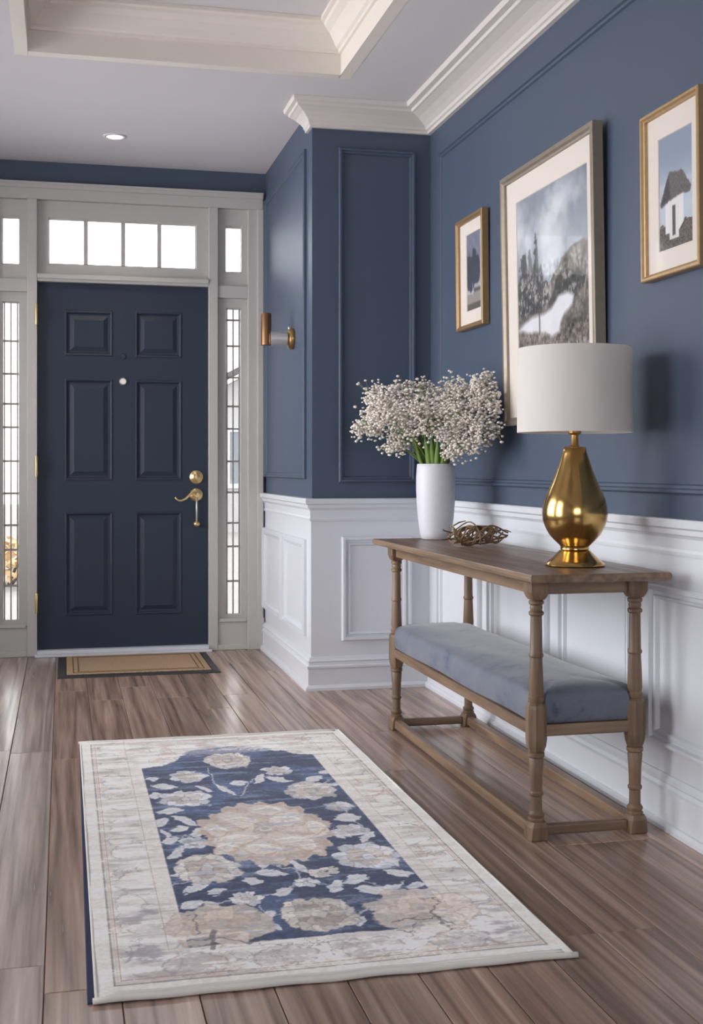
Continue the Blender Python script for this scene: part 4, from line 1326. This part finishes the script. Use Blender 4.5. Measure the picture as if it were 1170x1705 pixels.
sh = MB().lathe([(0.1650, 0.391), (0.1668, 0.389), (0.1672, 0.392), (0.1652, 0.631), (0.1648, 0.634), (0.1632, 0.632), (0.1650, 0.394)], 72, cap=False)
sh.f += [(i * 7, i * 7 + 6, ((i + 1) % 72) * 7 + 6, ((i + 1) % 72) * 7) for i in range(72)]
shade = sh.build('shade', 'linen', lamp, smooth=True, auto=50)
for k in range(3):
    a = k * 2 * PI / 3 + 0.4
    MB().tube([(0.004 * math.cos(a), 0.004 * math.sin(a), 0.60), (0.163 * math.cos(a), 0.163 * math.sin(a), 0.60)], 0.0018, 6).build('spider_arm', 'brass_old', shade)
MB().lathe([(0.004, 0.420), (0.004, 0.606), (0.007, 0.610), (0.006, 0.622), (0.0, 0.626)], 12).build('centre_rod', 'brass_old', shade, smooth=True)

# ---- vase
vx, vy = 1.45, 4.67
vase = empty('vase', (vx, vy, TZT), 'tall white ceramic vase holding flowers on the console', 'vase')
vp = [(0.0, 0.0005), (0.052, 0.0005), (0.058, 0.004), (0.064, 0.03), (0.071, 0.08), (0.076, 0.14), (0.0785, 0.20), (0.0785, 0.25), (0.076, 0.285), (0.074, 0.300), (0.0715, 0.302), (0.069, 0.299), (0.071, 0.25), (0.069, 0.14), (0.056, 0.04), (0.0, 0.02)]
MB().lathe(vp, 56, cap=False).build('body', 'ceramic', vase, smooth=True, auto=60)

# ---- sprays of small white blossoms
rv, fv_, uv_ = Vector((CS, -SN, 0)), Vector((SN, CS, 0)), Vector((0, 0, 1))
ico = bmesh.new()
bmesh.ops.create_icosphere(ico, subdivisions=1, radius=1.0)
ico.verts.ensure_lookup_table()
ICV = np.array([v.co[:] for v in ico.verts])
ICF = np.array([[v.index for v in f.verts] for f in ico.faces])
ico.free()
mouth = Vector((0, 0, 0.302))
clumps = [(610, 714, 0.04, 28), (628, 690, -0.02, 36), (640, 664, 0.08, 34), (652, 700, -0.09, 38), (655, 742, 0.00, 22), (682, 676, 0.04, 40), (692, 700, -0.12, 36), (716, 668, 0.10, 38),
          (722, 694, -0.08, 42), (744, 676, 0.00, 42), (748, 708, -0.15, 36), (768, 664, 0.02, 40), (768, 700, -0.13, 42), (792, 654, -0.10, 34), (812, 645, -0.16, 26), (800, 686, -0.17, 38),
          (806, 712, -0.20, 32), (782, 734, -0.20, 34), (764, 745, -0.14, 28), (676, 720, 0.03, 28), (668, 655, 0.02, 24), (814, 668, -0.2, 26)]
bouquet = empty('flower_bouquet', (vx, vy, TZT), "loose bouquet of white baby's breath with green leaf blades, in the white vase", 'flowers')
for ci, (pu, pv, dep, rad) in enumerate(clumps):
    d0 = 4.878 + dep
    wr_ = (pu - 585) / F_PX * d0
    wz = 1.03 - (pv - 778) / F_PX * d0
    P = rv * wr_ + fv_ * d0
    c0 = Vector((P.x - vx, P.y - vy, wz - TZT))
    if c0.x > 0.165: c0.x = 0.165
    R = rad / F_PX * d0
    rng = random.Random(100 + ci)
    s0 = mouth + Vector((0.05 * math.cos(ci * 2.4) * rng.random(), 0.05 * math.sin(ci * 2.4) * rng.random(), -0.12))
    m1 = mouth + (c0 - mouth) * 0.25 + Vector((0, 0, 0.03))
    fork = c0 - (c0 - mouth).normalized() * R * 0.9
    st = []
    for i in range(9):
        t = i / 8
        st.append(s0 * (1 - t) ** 2 + m1 * 2 * t * (1 - t) + fork * t * t)
    for p in st[:5]:                                   # keep the stem inside the vase mouth
        if p.z < 0.31:
            rr_ = math.hypot(p.x, p.y)
            if rr_ > 0.055:
                p.x *= 0.055 / rr_; p.y *= 0.055 / rr_
    spn = MB().tube(st, [0.0042 - 0.0022 * i / 8 for i in range(9)], 6)
    spn = spn.build('sprig', 'stem', bouquet, smooth=True)
    tw = MB()
    V, Fs = [], []
    n = int(110 + 270 * (rad / 38.0) ** 2)
    subs = []
    for k in range(9):
        dv = Vector((rng.gauss(0, 1), rng.gauss(0, 1), rng.gauss(0.15, 0.8))).normalized()
        e_ = c0 + Vector((dv.x * R * 0.72, dv.y * R * 0.72, dv.z * R * 0.62))
        subs.append(e_)
        mid_ = (fork + e_) / 2 + Vector((0, 0, 0.008))
        tw.tube([fork, mid_, e_], [0.0016, 0.0012, 0.0009], 4, cap=False)
    for k in range(n):
        e_ = subs[k % 9]
        q = e_ + Vector((rng.gauss(0, 1), rng.gauss(0, 1), rng.gauss(0.1, 1))) * R * 0.27
        if q.x + vx > XR - 0.06: q.x = XR - 0.06 - vx - rng.random() * 0.02
        if k % 3 == 0: tw.tube([e_, q], 0.0007, 3, cap=False)
        s = rng.uniform(0.0045, 0.0078)
        a = ICV * (1 + 0.35 * (RNG.random((len(ICV), 1)) - 0.5)) * s
        a = a * np.array([1, 1, 0.75])
        base_i = len(V)
        V += [(p[0] + q.x, p[1] + q.y, p[2] + q.z) for p in a]
        Fs += [tuple(int(i) + base_i for i in f) for f in ICF]
    tw.build('twigs', 'twig', spn)['kind'] = 'stuff'
    MB().add(V, Fs).build('blossoms', 'bloom', spn, smooth=True)['kind'] = 'stuff'
# broad green leaf blades at the mouth of the vase
for k, (du, hgt, dep, wd) in enumerate(((-0.085, 0.15, 0.0, 0.012), (-0.05, 0.13, -0.05, 0.013), (-0.022, 0.11, -0.05, 0.014), (0.005, 0.12, -0.06, 0.012), (-0.12, 0.20, -0.02, 0.009), (0.04, 0.10, -0.06, 0.009), (0.065, 0.09, -0.05, 0.008))):
    g_ = MB()
    root = mouth + rv * (du * 0.3) + fv_ * (dep * 0.7) + Vector((0, 0, -0.10))
    tip = mouth + rv * du + fv_ * (dep * 1.3) + Vector((0, 0, hgt))
    rgs = []
    for i in range(8):
        t = i / 7
        p = root.lerp(tip, t) + Vector((0, 0, 0.02 * math.sin(PI * t)))
        if p.z < 0.305:
            rr_ = math.hypot(p.x, p.y)
            if rr_ > 0.058: p.x *= 0.058 / rr_; p.y *= 0.058 / rr_
        w_ = wd * (0.55 + 0.6 * math.sin(PI * min(1, 0.25 + t * 0.75))) * (1 - 0.75 * t ** 3)
        rgs.append([p + rv * w_, p - fv_ * 0.003, p - rv * w_, p + fv_ * 0.003])
    g_.rings(rgs, cap0=True, cap1=True)
    g_.build('leaf_blade', 'stem', bouquet, smooth=True)

# ---- knot of dry vine on the table
vn = empty('vine_knot', (1.452, 4.21, TZT), 'knotted bundle of dry brown vines lying between vase and lamp', 'vine ornament')
rng = random.Random(5)
for k in range(20):
    pts = []
    turns = rng.uniform(0.6, 1.6)
    ph = rng.random() * 2 * PI
    l0 = rng.uniform(-0.10, -0.02)
    l1 = rng.uniform(0.02, 0.115)
    rr_ = rng.uniform(0.022, 0.041)
    sw = rng.choice((-1, 1))
    N_ = 36
    for i in range(N_):
        t = i / (N_ - 1)
        a = ph + sw * turns * 2 * PI * t
        s_ = l0 + (l1 - l0) * (0.5 - 0.5 * math.cos(PI * t * rng.choice((1, 1)))) + 0.018 * math.sin(a * 1.3 + k)
        taper = math.sqrt(max(0.12, 1 - (s_ / 0.125) ** 2))
        q = rr_ * taper * (1 + 0.15 * math.sin(3 * a + k))
        pts.append(rv * s_ + fv_ * (q * math.cos(a) * 1.15) + Vector((0, 0, 0.044 + q * math.sin(a))))
    zmin = min(p.z for p in pts)
    for p in pts: p.z = max(p.z, 0.0045)
    MB().tube(pts, [rng.uniform(0.0026, 0.0036)] * N_, 6).build('vine_strand', 'vine', vn, smooth=True)
for a, b_ in (((-0.075, 0.0, 0.075), (-0.028, 0.02, 0.092)), ((0.10, -0.01, 0.06), (0.135, 0.0, 0.052)), ((-0.06, -0.03, 0.02), (-0.085, -0.045, 0.005))):
    p0 = rv * a[0] + fv_ * a[1] + uv_ * a[2]
    p1 = rv * b_[0] + fv_ * b_[1] + uv_ * b_[2]
    MB().tube([p0, (p0 + p1) / 2 + uv_ * 0.004, p1], [0.003, 0.0026, 0.0016], 6).build('vine_end', 'vine', vn, smooth=True)
